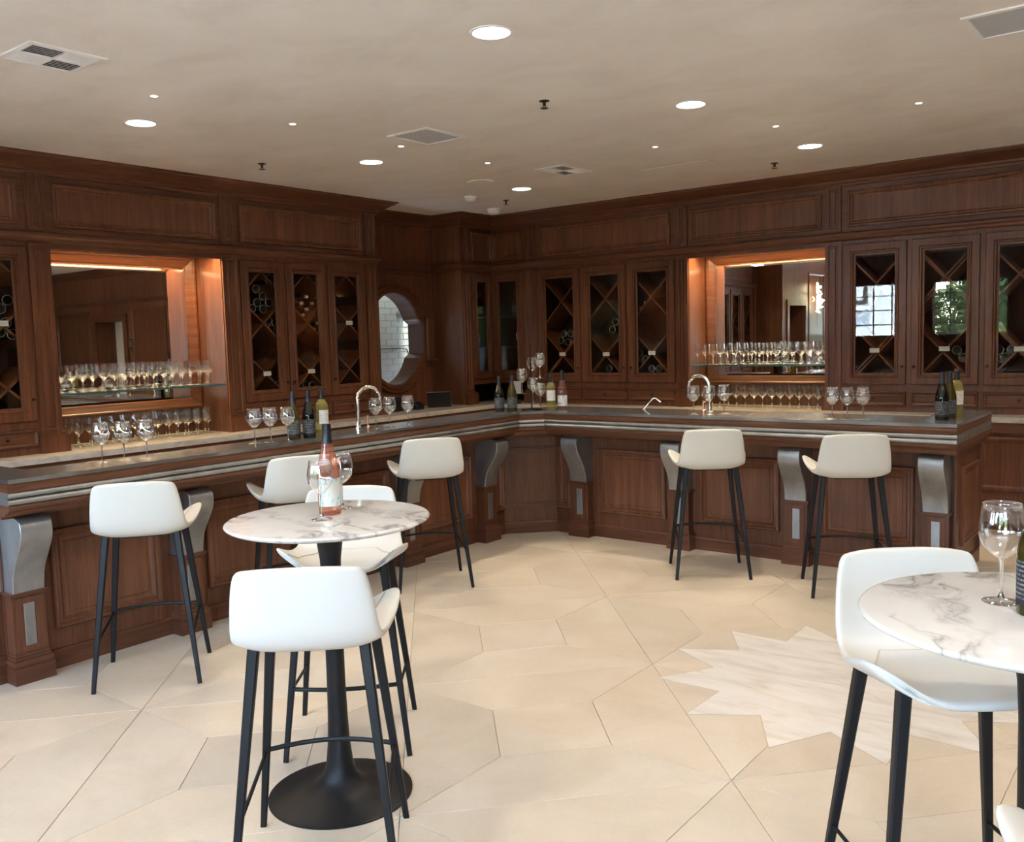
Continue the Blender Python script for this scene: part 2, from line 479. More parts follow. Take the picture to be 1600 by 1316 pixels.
flo = MB().box(-7.6, EX+.2, SY-.2, 9.2, -.12, -.006).build('floor', M_GROUT); tag(flo, kind='structure')
# stone tiles: squares on the diagonal, each with a small square at its centre and four trapezoids round it
AX, AY, PX, PY = -1.38, 3.034, .829, .898
def node(i, j): return (AX + PX*(-i + j), AY + PY*(i + j))
def inset(poly, d):
    n = len(poly); out = []
    area = sum(poly[i][0]*poly[(i+1)%n][1]-poly[(i+1)%n][0]*poly[i][1] for i in range(n))
    if area < 0: poly = poly[::-1]
    for i in range(n):
        p0, p1, p2 = Vector(poly[i-1]), Vector(poly[i]), Vector(poly[(i+1)%n])
        d0 = (p1-p0).normalized(); d1 = (p2-p1).normalized()
        n0 = Vector((-d0.y, d0.x)); n1 = Vector((-d1.y, d1.x))
        det = n0.x*n1.y-n0.y*n1.x
        if abs(det) < 1e-5: q = p1 + n0*d
        else:
            a, b = n0.dot(p1)+d, n1.dot(p1)+d
            q = Vector(((a*n1.y-b*n0.y)/det, (n0.x*b-n1.x*a)/det))
        out.append((q.x, q.y))
    return out
def tile_mesh(mb, poly):
    a = inset(poly, .0012); b = inset(poly, .0024)
    top = random.uniform(-.0003, .0003)
    mb.loft([[(x,y,-.006) for x,y in a], [(x,y,-.0012+top) for x,y in a], [(x,y,top) for x,y in b]], True, False, True)
rest = MB()
n_t = 0
for i in range(-9, 10):
    for j in range(-9, 10):
        c = node(i+.5, j+.5) if False else None
        P = [node(i,j), node(i+1,j), node(i+1,j+1), node(i,j+1)]
        cx = sum(p[0] for p in P)/4; cyy = sum(p[1] for p in P)/4
        if not (-8 < cx < EX+.9 and SY-.8 < cyy < 9.4): continue
        D = [(cx, cyy-.335), (cx-.311, cyy), (cx, cyy+.335), (cx+.311, cyy)]
        # nodes in the order below / left / above / right of the centre
        pb = min(P, key=lambda p: p[1]); pt = max(P, key=lambda p: p[1]); pl = min(P, key=lambda p: p[0]); pr = max(P, key=lambda p: p[0])
        polys = [D, [pb, pl, D[1], D[0]], [pl, pt, D[2], D[1]], [pt, pr, D[3], D[2]], [pr, pb, D[0], D[3]]]
        near = (-5.6 < cx < 1.3) and (.6 < cyy < 6.9)
        for q in polys:
            if near and n_t < 290:
                mb = MB(); tile_mesh(mb, q); mb.build('stone_tile', M_STONE, flo); n_t += 1
            else: tile_mesh(rest, q)
r_ = rest.build('stone_tiling', M_STONE, flo); r_['kind'] = 'stuff'
star = []
for k in range(24):
    a = -PI/2 + k*PI/12; r = .845 if k % 2 == 0 else .585
    star.append((-1.37 + r*math.cos(a), 4.2 + r*math.sin(a)))
mb = MB(); mb.prism(star, -.004, .0009); mb.build('star_joint', M_GROUT, flo)
mb = MB(); mb.prism(inset(star, .004), -.004, .0017); mb.build('star_medallion', M_STAR, flo)

ce = MB().box(-7.6, EX+.2, SY-.2, 9.2, CZ, CZ+.15).build('ceiling', M_CEIL); tag(ce, kind='structure')

# left wall: recessed part with oval opening, the rest behind the cabinets
wl_ = MB().box(-7.62, -7.5, SY-.2, 6.4, 0, CZ).build('wall_left', M_WP); tag(wl_, kind='structure')
MB().box(-7.5, LX-.41, 6.40, 6.50, 0, CZ).build('return_panel', M_WV, wl_)
OC, OA, OB = (7.16, 1.683), .405, .50
def oval_loop(a, b, n=56, notch=None):
    out = []
    for k in range(n):
        u, z = a*math.sin(2*PI*k/n), b*math.cos(2*PI*k/n)
        if abs(z) < .215: u = math.copysign(max(abs(u), .445 + (a-OA)*.5), u)
        out.append((OC[0]+u, OC[1]+z))
    return out
def rect_loop(u0, u1, z0, z1, pts):
    out = []
    for (u, z) in pts:
        du, dz = u-OC[0], z-OC[1]
        t = min([((u1 if du>0 else u0)-OC[0])/du if abs(du)>1e-6 else 1e9, ((z1 if dz>0 else z0)-OC[1])/dz if abs(dz)>1e-6 else 1e9])
        out.append((OC[0]+du*t, OC[1]+dz*t))
    return out
ov = oval_loop(OA, OB)
RX = -.455    # v of the recessed wall on the left run
mb = MB(FL); mb.loft([[(u,RX,z) for u,z in rect_loop(6.45,7.9,NT_,CZ,ov)], [(u,RX,z) for u,z in ov]], True)
# corners of the rectangle
def corner_fill(mb, u0,u1,z0,z1,pts,v):
    rl = rect_loop(u0,u1,z0,z1,pts)
    for (cu, cz_) in ((u0,z0),(u1,z0),(u1,z1),(u0,z1)):
        best = None
        for k in range(len(rl)):
            a, b = rl[k], rl[(k+1)%len(rl)]
            if (abs(a[0]-cu)<1e-4 and abs(b[1]-cz_)<1e-4) or (abs(b[0]-cu)<1e-4 and abs(a[1]-cz_)<1e-4):
                mb.add([(a[0],v,a[1]),(cu,v,cz_),(b[0],v,b[1])], [(0,1,2)])
corner_fill(mb, 6.45,7.9,NT_,CZ,ov,RX)
mb.build('recess_panel', M_WP, wl_, 40)
MB(FL).box(6.45,7.9,RX-.05,RX,0,NT_).build('recess_base', M_WV, wl_)
# oval window: ring, key blocks, pane
ow = MB(FL)
prof = [(0.0,-.2),(0.0,.03),(.012,.05),(.05,.055),(.062,.04),(.09,.045),(.10,.03),(.105,0.0)]
ow.loft([[(u, RX+v, z) for u, z in oval_loop(OA+d, OB+d)] for d, v in prof], True)
ow = ow.build('window_6', M_WH, None, 28); tag(ow, kind='structure')
for s in (-1, 1):
    u0, u1 = (OC[0]+s*.465, OC[0]+s*.60); u0, u1 = min(u0,u1), max(u0,u1)
    b_ = MB(FL); b_.rects(u0, u1, OC[1]-.235, OC[1]+.235, [(0,RX-.0),(0,RX+.07),(.012,RX+.085),(.03,RX+.088)])
    b_.box(u0-.012, u1+.012, RX, RX+.10, OC[1]+.225, OC[1]+.25); b_.box(u0-.012, u1+.012, RX, RX+.10, OC[1]-.25, OC[1]-.225)
    b_.build('key_block', M_WV, ow)
mb = MB(FL); mb.add([(u,RX-.17,z) for u,z in ov], [tuple(range(len(ov)))]); mb.build('window_pane', M_WPANE, ow)
# tiled room seen through the oval
tw = MB(FL).box(6.2, 9.2, -1.57, -1.50, .6, 2.6).build('wall_tiled', M_TGROUT); tag(tw, kind='structure')
tm = None
for r in range(17):
    for c in range(9):
        u0 = 7.25 + c*.205 + (.1 if r % 2 else 0); z0 = .98 + r*.078
        if tm is None:
            tb = MB(FL); tb.rects(u0+.002, u0+.203, z0+.002, z0+.076, [(0,-1.50),(0,-1.494),(.004,-1.491)])
            t_ = tb.build('wall_tile', M_TILE, tw); tm = (t_, u0, z0)
        else:
            t_ = tm[0].copy(); COL.objects.link(t_); t_.location = (0, u0-tm[1], z0-tm[2])
MB(FL).box(6.0, 9.4, -1.6, RX-.06, 2.6, 2.66).build('wall_tiled_ceiling', M_STUCCO)['kind'] = 'structure'
MB(FL).box(9.2, 9.3, -1.6, RX-.3, .4, 2.66).build('wall_tiled_side', M_STUCCO)['kind'] = 'structure'
MB(FL).box(6.0, 6.1, -1.6, RX-.3, .4, 2.66).build('wall_tiled_end', M_STUCCO)['kind'] = 'structure'
MB(FL).box(6.0, 9.4, -1.6, RX-.3, .36, .4).build('wall_tiled_floor', M_STUCCO)['kind'] = 'structure'
sl = empty('wall_lamp', FL(8.31,-1.49,2.0), 'small round grey lamp on the white tiled wall seen through the oval window', 'lamp')
mb = MB(FL); mb.lathe([(0,.0),(.05,.0),(.055,.012),(.03,.03),(.03,.05),(.052,.06),(.05,.075),(0,.08)], (8.31,-1.49,2.0), 18, 'v'); mb.build('lamp_base', M_ZINC, sl, 40)
MB(FL).tube([(8.31,-1.42,2.0),(8.27,-1.40,1.96),(8.21,-1.40,1.90)], .008).build('lamp_arm', M_ZINC, sl)
tag(MB(FL).tube([(7.2,-1.483,1.568),(8.30,-1.483,1.572),(8.42,-1.483,1.56),(8.45,-1.483,1.50)], .006).build('wall_cable', M_BLACKP), 'thin dark cable running across the white tiled wall', 'cable')
ld = bpy.data.lights.new('washroom_light', 'AREA'); ld.shape = 'RECTANGLE'; ld.size = 1.2; ld.size_y = .5; ld.energy = 7; ld.color = (.93,1,.94)
lo = bpy.data.objects.new('washroom_light', ld); COL.objects.link(lo); lo.location = FL(8.0, -1.22, 2.58)

# back wall
wb = MB().box(-7.6, EX+.2, 8.86, 9.0, 0, CZ).build('wall_back', M_WP); tag(wb, kind='structure')
# side panel of the corner cabinet
MB().box(-7.25, LX-.005, 7.82, 7.84, NT_, CZ).build('corner_side_panel', M_WP, wl_)

UP_Z0, UP_Z1 = 2.51, 2.935
def upper_panel(F, u0, u1, wall):
    b = MB(F)
    b.rects(u0, u1, 2.553, 2.868, [(0,0),(0,.016),(.006,.024),(.018,.025),(.030,.011),(.040,.013),(.050,.003),(.056,.002)])
    b.build('frieze_panel', M_WP, wall)
def frieze_board(F, u0, u1, wall, depth=.42):
    MB(F).box(u0, u1, -depth, 0, 2.44, CZ).build('frieze_board', M_WH, wall)
def pilaster(F, u0, u1, wall, plinth=True, back=-.42):
    b = MB(F)
    b.box(u0, u1, back, .0, NT_, 2.44)
    b.rects(u0+.006, u1-.006, 1.06, 2.43, [(0,0),(0,.020),(.030,.020),(.036,.012),(.048,.012),(.054,.020)])
    b.build('pilaster', M_WV, wall)
    b = MB(F)
    b.rects(u0+.012, u1-.012, 2.52, 2.928, [(0,0),(0,.018),(.030,.018),(.036,.010),(.048,.010),(.054,.018)])
    b.build('upper_pilaster', M_WV, wall)
    if plinth:
        b = MB(F)
        p0, p1 = u0-.012, u1+.045
        b.box(p0, u1+.030, 0, .050, NT_, 1.040); b.box(p0+.004, u1+.022, 0, .042, 1.040, 1.052); b.box(p0+.010, u1+.010, 0, .030, 1.052, 1.064)
        b.build('pilaster_plinth', M_WV, wall)

def knob(F, u, v, z, parent, r=.013):
    b = MB(F); b.lathe([(.006,0),(.005,.008),(r*.8,.012),(r,.018),(r*.8,.024),(0,.026)], (u,v,z), 10, 'v'); b.build('knob', M_BRONZE, parent, 50)

def door(F, u0, u1, z0, z1, parent, knob_u=None, inset_=.085):
    b = MB(F)
    b.rects(u0, u1, z0, z1, [(0,-.012),(0,.012),(.003,.015),(.058,.015),(.062,.010),(.068,.016),(.076,.016),(inset_,-.002),(inset_+.014,-.004),(inset_+.014,-.012)], False, True)
    d = b.build('door', M_WV, parent)
    g = MB(F); g.box(u0+inset_+.005, u1-inset_-.005, -.010, -.006, z0+inset_+.005, z1-inset_-.005); g.build('glass_pane', M_PANE, d)
    if knob_u is not None: knob(F, knob_u, .015, z0+.155, d)
    return d

def drawer(F, u0, u1, z0, z1, parent):
    b = MB(F); b.rects(u0, u1, z0, z1, [(0,-.01),(0,.012),(.004,.015),(.012,.015),(.026,.004),(.034,.006)])
    d = b.build('drawer', M_WH, parent)
    knob(F, (u0+u1)/2, .006, (z0+z1)/2, d, .012)

def clip_line(uc, zc, sl, u0, u1, z0, z1):
    # segment of z = zc + sl*(u-uc) inside the box
    pts = []
    a, b = u0, u1
    for u in (u0, u1): pass
    za, zb = zc+sl*(u0-uc), zc+sl*(u1-uc)
    lo, hi = u0, u1
    for zl, is_lo in ((z0, True), (z1, False)):
        uu = uc + (zl-zc)/sl
        if sl > 0:
            if is_lo: lo = max(lo, uu)
            else: hi = min(hi, uu)
        else:
            if is_lo: hi = min(hi, uu)
            else: lo = max(lo, uu)
    if hi - lo < .04: return None
    return (lo, zc+sl*(lo-uc)), (hi, zc+sl*(hi-uc))

def display_cabinet(F, name, label, u0, u1, doors, knobs, rack=None, depth=.40, drawers=True, group=None):
    root = empty(name, F((u0+u1)/2, 0, NT_), label, 'cabinet', group)
    zb = 1.10 if drawers else 1.14
    b = MB(F)
    b.box(u0, u1, -depth, -depth+.015, NT_, 2.44)
    b.box(u0, u0+.016, -depth, -.02, NT_, 2.44); b.box(u1-.016, u1, -depth, -.02, NT_, 2.44)
    b.box(u0, u1, -depth, -.02, zb, zb+.016); b.box(u0, u1, -depth, -.02, 2.405, 2.44)
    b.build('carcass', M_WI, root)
    b = MB(F)
    edges = sorted([u0] + [x for d in doors for x in d] + [u1])
    for k in range(0, len(edges), 2):
        b.box(edges[k], edges[k+1], -.02, 0, NT_, 2.44)
    for d0, d1 in doors:
        b.box(d0, d1, -.02, 0, 2.402, 2.44); b.box(d0, d1, -.02, 0, 1.10, 1.158); b.box(d0, d1, -.02, 0, NT_, .972)
    b.build('face_frame', M_WV, root)
    for (d0, d1), ks in zip(doors, knobs):
        ku = None if ks is None else (d0+.03 if ks < 0 else d1-.03)
        door(F, d0+.003, d1-.003, 1.160, 2.399, root, ku)
        if drawers: drawer(F, d0+.004, d1-.004, .974, 1.097, root)
    if rack:
        centers, zs, sl = rack
        seen = set()
        for uc in centers:
            for zc in zs:
                for s in (sl, -sl):
                    key = (round((zc - s*uc)/.06), s > 0)
                    if key in seen: continue
                    seen.add(key)
                    seg = clip_line(uc, zc, s, u0+.018, u1-.018, zb+.02, 2.40)
                    if seg is None: continue
                    (ua, za), (ub, zb_) = seg
                    L = math.hypot(ub-ua, zb_-za); nx, nz = -(zb_-za)/L*.008, (ub-ua)/L*.008
                    bb = MB(F)
                    bb.add([(ua+nx,-depth+.02,za+nz),(ub+nx,-depth+.02,zb_+nz),(ub-nx,-depth+.02,zb_-nz),(ua-nx,-depth+.02,za-nz),
                            (ua+nx,-.035,za+nz),(ub+nx,-.035,zb_+nz),(ub-nx,-.035,zb_-nz),(ua-nx,-.035,za-nz)],
                           [(0,1,2,3),(4,7,6,5),(0,4,5,1),(1,5,6,2),(2,6,7,3),(3,7,4,0)])
                    bb.build('divider_board', M_WB, root)
    return root

# ---- left run
PIL_L = [(1.49,1.655), (3.09,3.255), (4.69,4.862), (6.345,6.51)]
for a, b in PIL_L: pilaster(FL, a, b, wl_)
for a, b in ((1.49,1.655),(1.655,3.09),(3.09,3.255),(3.255,4.69),(4.69,4.862),(4.862,6.345),(6.345,6.51)):
    frieze_board(FL, a, b, wl_)
for a, b in ((1.70,3.045),(3.295,4.658),(4.90,6.307)): upper_panel(FL, a, b, wl_)
MB(FL).box(6.494, 6.512, -.50, -.001, NT_, CZ).build('cabinet_end_panel', M_WV, wl_)
pitch_l = .4925
dA = [(1.672,2.140),(2.158,2.614),(2.632,3.080)]
dB = [(4.872,5.345),(5.364,5.835),(5.855,6.338)]
display_cabinet(FL, 'display_cabinet', 'cherry wine cabinet cut off by the picture edge, before the mirrored niche', 1.655, 3.09, dA, (1,-1,1),
                rack=([1.92,2.41,2.905], (1.39,1.84,2.295), .91))
display_cabinet(FL, 'display_cabinet', 'cherry wine cabinet with three glazed doors beside the oval window', 4.862, 6.345, dB, (1,-1,-1),
                rack=([5.13,5.635,6.13], (1.40,1.853,2.31), .91))
# ---- corner cabinet
cc = empty('corner_cabinet', (-6.6, 8.2, NT_), 'dark corner cabinet with two narrow hinged glass doors and bottles on shelves', 'cabinet')
pilaster(FL, 7.825, 7.965, wl_, back=-.02)
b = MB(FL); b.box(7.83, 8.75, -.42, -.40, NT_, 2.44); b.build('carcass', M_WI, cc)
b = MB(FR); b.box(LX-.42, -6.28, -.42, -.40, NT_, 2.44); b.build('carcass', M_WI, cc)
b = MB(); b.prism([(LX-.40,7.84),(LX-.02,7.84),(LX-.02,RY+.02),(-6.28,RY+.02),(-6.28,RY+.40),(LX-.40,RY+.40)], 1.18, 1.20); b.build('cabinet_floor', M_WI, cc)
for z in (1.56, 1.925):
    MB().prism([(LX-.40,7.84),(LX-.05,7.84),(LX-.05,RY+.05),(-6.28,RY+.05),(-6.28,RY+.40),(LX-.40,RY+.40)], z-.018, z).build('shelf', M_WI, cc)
b = MB(FL); b.box(7.965, 7.99, -.02, 0, 1.14, 2.44); b.box(7.965, RY, -.02, 0, 2.40, 2.44); b.box(7.965, RY, -.02, 0, 1.14, 1.198); b.build('face_frame', M_WV, cc)
b = MB(FR); b.box(-6.305, -6.27, -.02, 0, 1.14, 2.44); b.box(LX, -6.27, -.02, 0, 2.40, 2.44); b.box(LX, -6.27, -.02, 0, 1.14, 1.198); b.build('face_frame', M_WV, cc)
door(FL, 7.99, 8.334, 1.20, 2.399, cc, None, .075)
door(FR, LX+.016, -6.305, 1.20, 2.399, cc, None, .075)
for z in (1.30, 1.80, 2.32):
    MB(FL).tube([(8.335,.012,z-.03),(8.335,.012,z+.03)], .006, 6).build('hinge', M_BRONZE, cc)
frieze_board(FL, 7.842, RY+.01, wl_)
MB().box(-7.62, -7.27, 7.9, 9.0, 0, CZ).build('wall_left_end', M_WP)['kind'] = 'structure'
MB().box(-9.5, -7.2, 6.3, 9.4, CZ-.0005, CZ+.1).build('ceiling_end', M_STUCCO)['kind'] = 'structure'
# ---- back run
pilaster(FR, -6.265, -6.09, wb, back=-.42)
for a, b in ((-4.345,-4.215),(-2.858,-2.70),(-.99,-.84)): pilaster(FR, a, b, wb)
for a, b in ((LX,-6.265),(-6.265,-6.09),(-6.09,-4.345),(-4.345,-4.215),(-4.215,-2.858),(-2.858,-2.70),(-2.70,-.99),(-.99,-.84)):
    frieze_board(FR, a, b, wb)
for a, b in ((LX+.02,-6.30),(-6.04,-4.418),(-4.188,-2.888),(-2.655,-1.03)): upper_panel(FR, a, b, wb)
upper_panel(FL, 7.99, RY-.01, wl_)
dC = [(-6.08,-5.515),(-5.493,-4.940),(-4.912,-4.372)]
dD = [(-2.690,-2.152),(-2.115,-1.582),(-1.545,-1.010)]
display_cabinet(FR, 'display_cabinet', 'cherry wine cabinet with three glazed doors between corner cabinet and mirrored niche', -6.09, -4.345, dC, (1,1,-1),
                rack=([-5.79,-5.215,-4.67], (1.455,2.045), 1.06))
display_cabinet(FR, 'display_cabinet', 'cherry wine cabinet whose glass doors mirror green garden windows', -2.70, -.99, dD, (1,-1,-1),
                rack=([-2.42,-1.848,-1.29], (1.455,2.045), 1.10))

# ---- niches
def niche(F, u0, u1, mu0, mu1, wall, side):
    vb = -.42
    b = MB(F)
    b.box(u0, u1, vb-.02, vb, NT_, 2.44)
    b.build('niche_back', M_WP, wall)
    b = MB(F); b.box(u0, u1, vb, -.02, 2.436, 2.45); b.build('niche_soffit', M_WH, wall)
    # front lip hiding the lamp strip
    MB(F).box(u0, u1, -.022, .0, 2.398, 2.44).build('niche_lip', M_WH, wall)
    mr = empty('wall_mirror', F((mu0+mu1)/2, vb, 1.77), *side[0:1], 'mirror')
    b = MB(F); b.rects(u0+.004, u1-.004, 1.128, 2.434, [(0,vb+.001),(0,vb+.055),(.010,vb+.060),(.022,vb+.058),(.030,vb+.046),(.080,vb+.022),(.084,vb+.010),(.092,vb+.006),(.092,vb+.001)], False, True)
    b.build('mirror_frame', M_WH, mr)
    b = MB(F); b.rects(mu0, mu1, 1.207, 2.328, [(0,vb+.002),(0,vb+.008),(.025,vb+.0095)]); b.build('mirror_glass', M_MIRROR, mr)
    sh = MB(F).cbox(u0+.003, u1-.003, vb+.062, -.012, 1.322, 1.338, .002).build('glass_shelf', M_SHELF); tag(sh, side[1], 'shelf')
    st = empty('strip_light', F((u0+u1)/2, -.05, 2.43), side[2], 'lamp')
    MB(F).box(u0+.05, u1-.05, -.085, -.035, 2.424, 2.4355).build('housing', M_WHITE, st)
    MB(F).box(u0+.06, u1-.06, -.080, -.040, 2.421, 2.4238).build('diffuser', M_STRIP, st)
niche(FL, 3.255, 4.69, 3.345, 4.60, wl_, ('large mirror in the niche of the run that ends at the oval window', 'glass shelf crossing the mirror of the niche near the oval window run', 'warm strip light under the niche soffit of the oval window run'))
niche(FR, -4.215, -2.858, -4.125, -2.948, wb, ('large mirror in the niche, reflecting the crystal wall lamp', 'glass shelf crossing the mirror that reflects the crystal lamp', 'hidden warm strip light above the mirror reflecting the crystal lamp'))

# ---- crown, cornice
crown_path = [(LX,1.47),(LX,6.512),(-7.20,6.512),(-7.20,7.82),(LX,7.82),(LX,RY),(EX,RY)]
mb = MB(); mb.sweep(crown_path, [(0,2.915),(-.014,2.918),(-.020,2.935),(-.034,2.945),(-.040,2.962),(-.085,2.985),(-.125,3.012),(-.150,3.022),(-.160,3.034),(-.175,3.036),(-.178,CZ)])
tag(mb.build('trim_1', M_WH, None, 25), kind='structure')
mb = MB(); mb.sweep(crown_path, [(0,2.436),(-.008,2.440),(-.022,2.452),(-.026,2.466),(-.044,2.482),(-.048,2.498),(-.030,2.504),(-.022,2.512),(0,2.514)])
tag(mb.build('trim_2', M_WH, None, 25), kind='structure')
mb = MB(FL); mb.box(6.512,7.82,RX,RX+.02,2.395,2.42); mb.build('recess_rail', M_WH, wl_)

# ---- back counter and base cabinets
bc = MB(); bc.prism([(-7.16,1.50),(-6.480,1.50),(-6.480,8.095),(-.85,8.095),(-.85,8.765),(-7.16,8.765)], .874, NT_)
tag(bc.build('back_counter', M_COUNTER), 'long L-shaped grey marble counter running under the wall cabinets', 'counter')
def base_cab(F, u0, u1, label):
    r = empty('base_cabinet', F((u0+u1)/2, .22, 0), label, 'cabinet', 'base cabinets under the back counter')
    v = .22
    b = MB(F); b.box(u0, u1, -.3, v, .0, .874); b.build('body', M_WV, r)
    b = MB(F); b.rects(u0+.05, u1-.05, .315, .755, [(0,v),(0,v+.012),(.012,v+.018),(.03,v+.016),(.045,v+.003),(.05,v+.002)]); b.build('door', M_WV, r)
    MB(F).box(u0, u1, v, v+.02, .79, .874).build('rail', M_WH, r)
    b = MB(F); b.sweep([(u1,v),(u0,v)], [(0,0),(-.016,0),(-.016,.15),(-.022,.165),(-.026,.19),(-.035,.195),(-.035,.215),(-.02,.222),(0,.224)]); b.build('plinth', M_WH, r)
base_cab(FR, -1.58, -.855, 'cherry base cabinet under the marble counter, seen past the free bar end')
base_cab(FR, -6.50, -1.585, 'long base cabinet behind the bar under the back wall counter')
base_cab(FL, 1.51, 8.11, 'long base cabinet behind the bar under the niche run counter')

# ------------------------------------------------------------------ the bar
bar = empty('bar_counter', (-4.6, 6.1, 0), 'long cherry wood bar with zinc top, zinc scroll brackets and angled corner', 'bar')
edge = [(-5.62,1.873),(-4.446,1.873),(-4.446,5.814),(-4.31,5.952),(-1.24,5.952),(-1.24,7.02)]
scl = [.17,1,1,1,.22]
# zinc top slab
inner = [(-5.62,2.09),(-4.775,2.115),(-4.775,6.02),(-4.40,6.40),(-1.50,6.40),(-1.50,7.02)]
inner = [(-5.62,2.09),(-4.775,2.10),(-4.775,6.10),(-4.42,6.47),(-1.52,6.47),(-1.52,7.02)]
MB().prism(edge + inner[::-1], 1.040, 1.060).build('zinc_top', M_ZTOP, bar)
def moulding(prof, name, mat):
    b = MB(); b.sweep(edge, prof, scl); b.build(name, mat, bar, 35)
moulding([(.010,1.041),(.006,1.034),(.004,1.026),(.008,1.015),(.016,1.007),(.018,.996),(.034,.994)], 'upper_moulding', M_WH)
moulding([(.020,.995),(.012,.992),(.008,.983),(.012,.972),(.022,.968),(.026,.964),(.014,.960),(.008,.951),(.010,.940),(.020,.934),(.034,.932)], 'zinc_band', M_ZINC)
moulding([(.022,.933),(.018,.924),(.024,.910),(.040,.902),(.046,.893),(.085,.889),(.092,.878),(.092,.872),(.150,.868),(.156,.852),(.20,.846),(.34,.840)], 'lower_moulding', M_WH)
# body
BLX, BRY = -4.766, 6.300
def bar_body():
    front = [(-5.45,1.945),(BLX,1.945),(BLX,5.976),(-4.44,BRY),(-1.315,BRY),(-1.315,7.00)]
    back = [(-5.45,2.06),(-4.86,2.06),(-4.86,6.02),(-4.48,6.42),(-1.43,6.42),(-1.43,7.00)]
    b = MB(); b.prism(front + back[::-1], 0, 1.040); b.build('body', M_WV, bar)
    b = MB(); b.sweep(front, [(-.0,.0),(-.014,.0),(-.014,.085),(-.008,.098),(0,.102)]); b.build('plinth', M_WH, bar)
bar_body()
FBL = frame((BLX, 0), (0, 1), (1, 0)); FBR = frame((0, BRY), (1, 0), (0, -1)); FBE = frame((-1.315, 0), (0, 1), (1, 0)); FBF = frame((0, 1.945), (1, 0), (0, -1))
dd = Vector((-4.44+4.763, BRY-5.976)); dl = dd.length; dd.normalize()
FBD = frame((-4.763, 5.976), (dd.x, dd.y), (dd.y, -dd.x))
PANEL = [(0,0),(0,.018),(.006,.026),(.018,.028),(.026,.016),(.038,.019),(.048,.006),(.054,.001),(.072,.001),(.076,.005)]
def bar_panel(F, u0, u1, z0=.21, z1=.735):
    b = MB(F); b.rects(u0, u1, z0, z1, PANEL); b.build('raised_panel', M_WP, bar)
PL = [2.03, 2.9475, 3.865, 4.7825, 5.70]
PR = [-4.16, -3.245, -2.33, -1.415]
for a, c in zip(PL[:-1], PL[1:]): bar_panel(FBL, (a+c)/2-.305, (a+c)/2+.305)
for a, c in zip(PR[:-1], PR[1:]): bar_panel(FBR, (a+c)/2-.31, (a+c)/2+.31)
bar_panel(FBL, 5.825, 5.972); bar_panel(FBR, -4.435, -4.275); bar_panel(FBE, 6.43, 6.90); bar_panel(FBF, -5.35, -4.95)
for z0, z1 in ((.21,.262),(.685,.735)):
    b = MB(FBD); b.box(.0, dl, -.01, .012, z0, z1); b.box(0, dl, -.01, .018, z0+.014, z0+.034); b.build('dado_rail', M_WH, bar)
def corbel(F, u):
    h = .078
    prof = [(-.004,.850),(.165,.850),(.196,.845),(.216,.830),(.226,.805),(.227,.775),(.219,.742),(.200,.705),(.174,.665),(.148,.628),(.126,.592),(.110,.556),(.101,.52),(.096,.485),(.094,.462),(-.004,.462)]
    # rounder: subdivide by Catmull-Rom between the inner points
    pts = [prof[0]]
    for i in range(1, len(prof)-2):
        p0, p1, p2, p3 = prof[i-1], prof[i], prof[i+1], prof[min(i+2, len(prof)-2)]
        if i == 1: p0 = p1
        for k in range(3):
            t = k/3
            pts.append(tuple(.5*((2*p1[c])+(-p0[c]+p2[c])*t+(2*p0[c]-5*p1[c]+4*p2[c]-p3[c])*t*t+(-p0[c]+3*p1[c]-3*p2[c]+p3[c])*t**3) for c in (0,1)))
    pts += prof[-2:]
    def ring(uu, s): return [(uu, v*s if v > 0 else v, z) for v, z in pts]
    b = MB(F); b.loft([[(u-h,v-.004 if v>0 else v,z) for v,z in pts], [(u-h+.004,v,z) for v,z in pts], [(u+h-.004,v,z) for v,z in pts], [(u+h,v-.004 if v>0 else v,z) for v,z in pts]], True, True, True)
    b.build('corbel', M_ZINC, bar, 30)
    b = MB(F)
    b.box(u-.080, u+.080, 0, .080, .0, .448)
    b.rects(u-.062, u+.062, .155, .432, [(0,.080),(0,.084),(.030,.084),(.034,.074)], True)
    p = b.build('pilaster', M_WV, bar)
    b = MB(F); b.rects(u-.027, u+.027, .168, .416, [(0,.074),(0,.081),(.002,.0825)]); b.build('zinc_inset', M_ZINC, p)
    b = MB(F); b.box(u-.088, u+.088, 0, .092, .440, .452); b.box(u-.094, u+.094, 0, .098, .450, .463); b.build('cap', M_WH, p)
    b = MB(F)
    for k, (d, z0, z1) in enumerate(((.024,0,.085),(.018,.085,.100),(.020,.100,.118),(.010,.118,.135),(.004,.135,.148))):
        b.box(u-.080-d*.8, u+.080+d*.8, 0, .080+d, z0, z1)
    b.build('pilaster_plinth', M_WH, p)
for u in PL: corbel(FBL, u)
for u in PR: corbel(FBR, u)
corbel(FBF, -4.86)
# corner stile on the free end
b = MB(FBE); b.box(6.27, 6.345, 0, .012, .10, .86); b.box(6.955, 7.0, 0, .02, .10, .86); b.build('end_stile', M_WV, bar)
# inner work counter behind the raised bar top
b = MB(); b.prism([(-4.86,2.06),(-4.86,6.02),(-4.48,6.42),(-1.43,6.42),(-1.43,6.80),(-4.60,6.80),(-5.25,6.15),(-5.25,2.06)], .86, .90)
b.prism([(-4.86,2.1),(-4.86,6.02),(-4.50,6.42),(-1.45,6.42),(-1.45,6.75),(-4.62,6.75),(-5.2,6.17),(-5.2,2.1)], 0.08, .86)
b.build('inner_counter', M_BLACKP, bar)

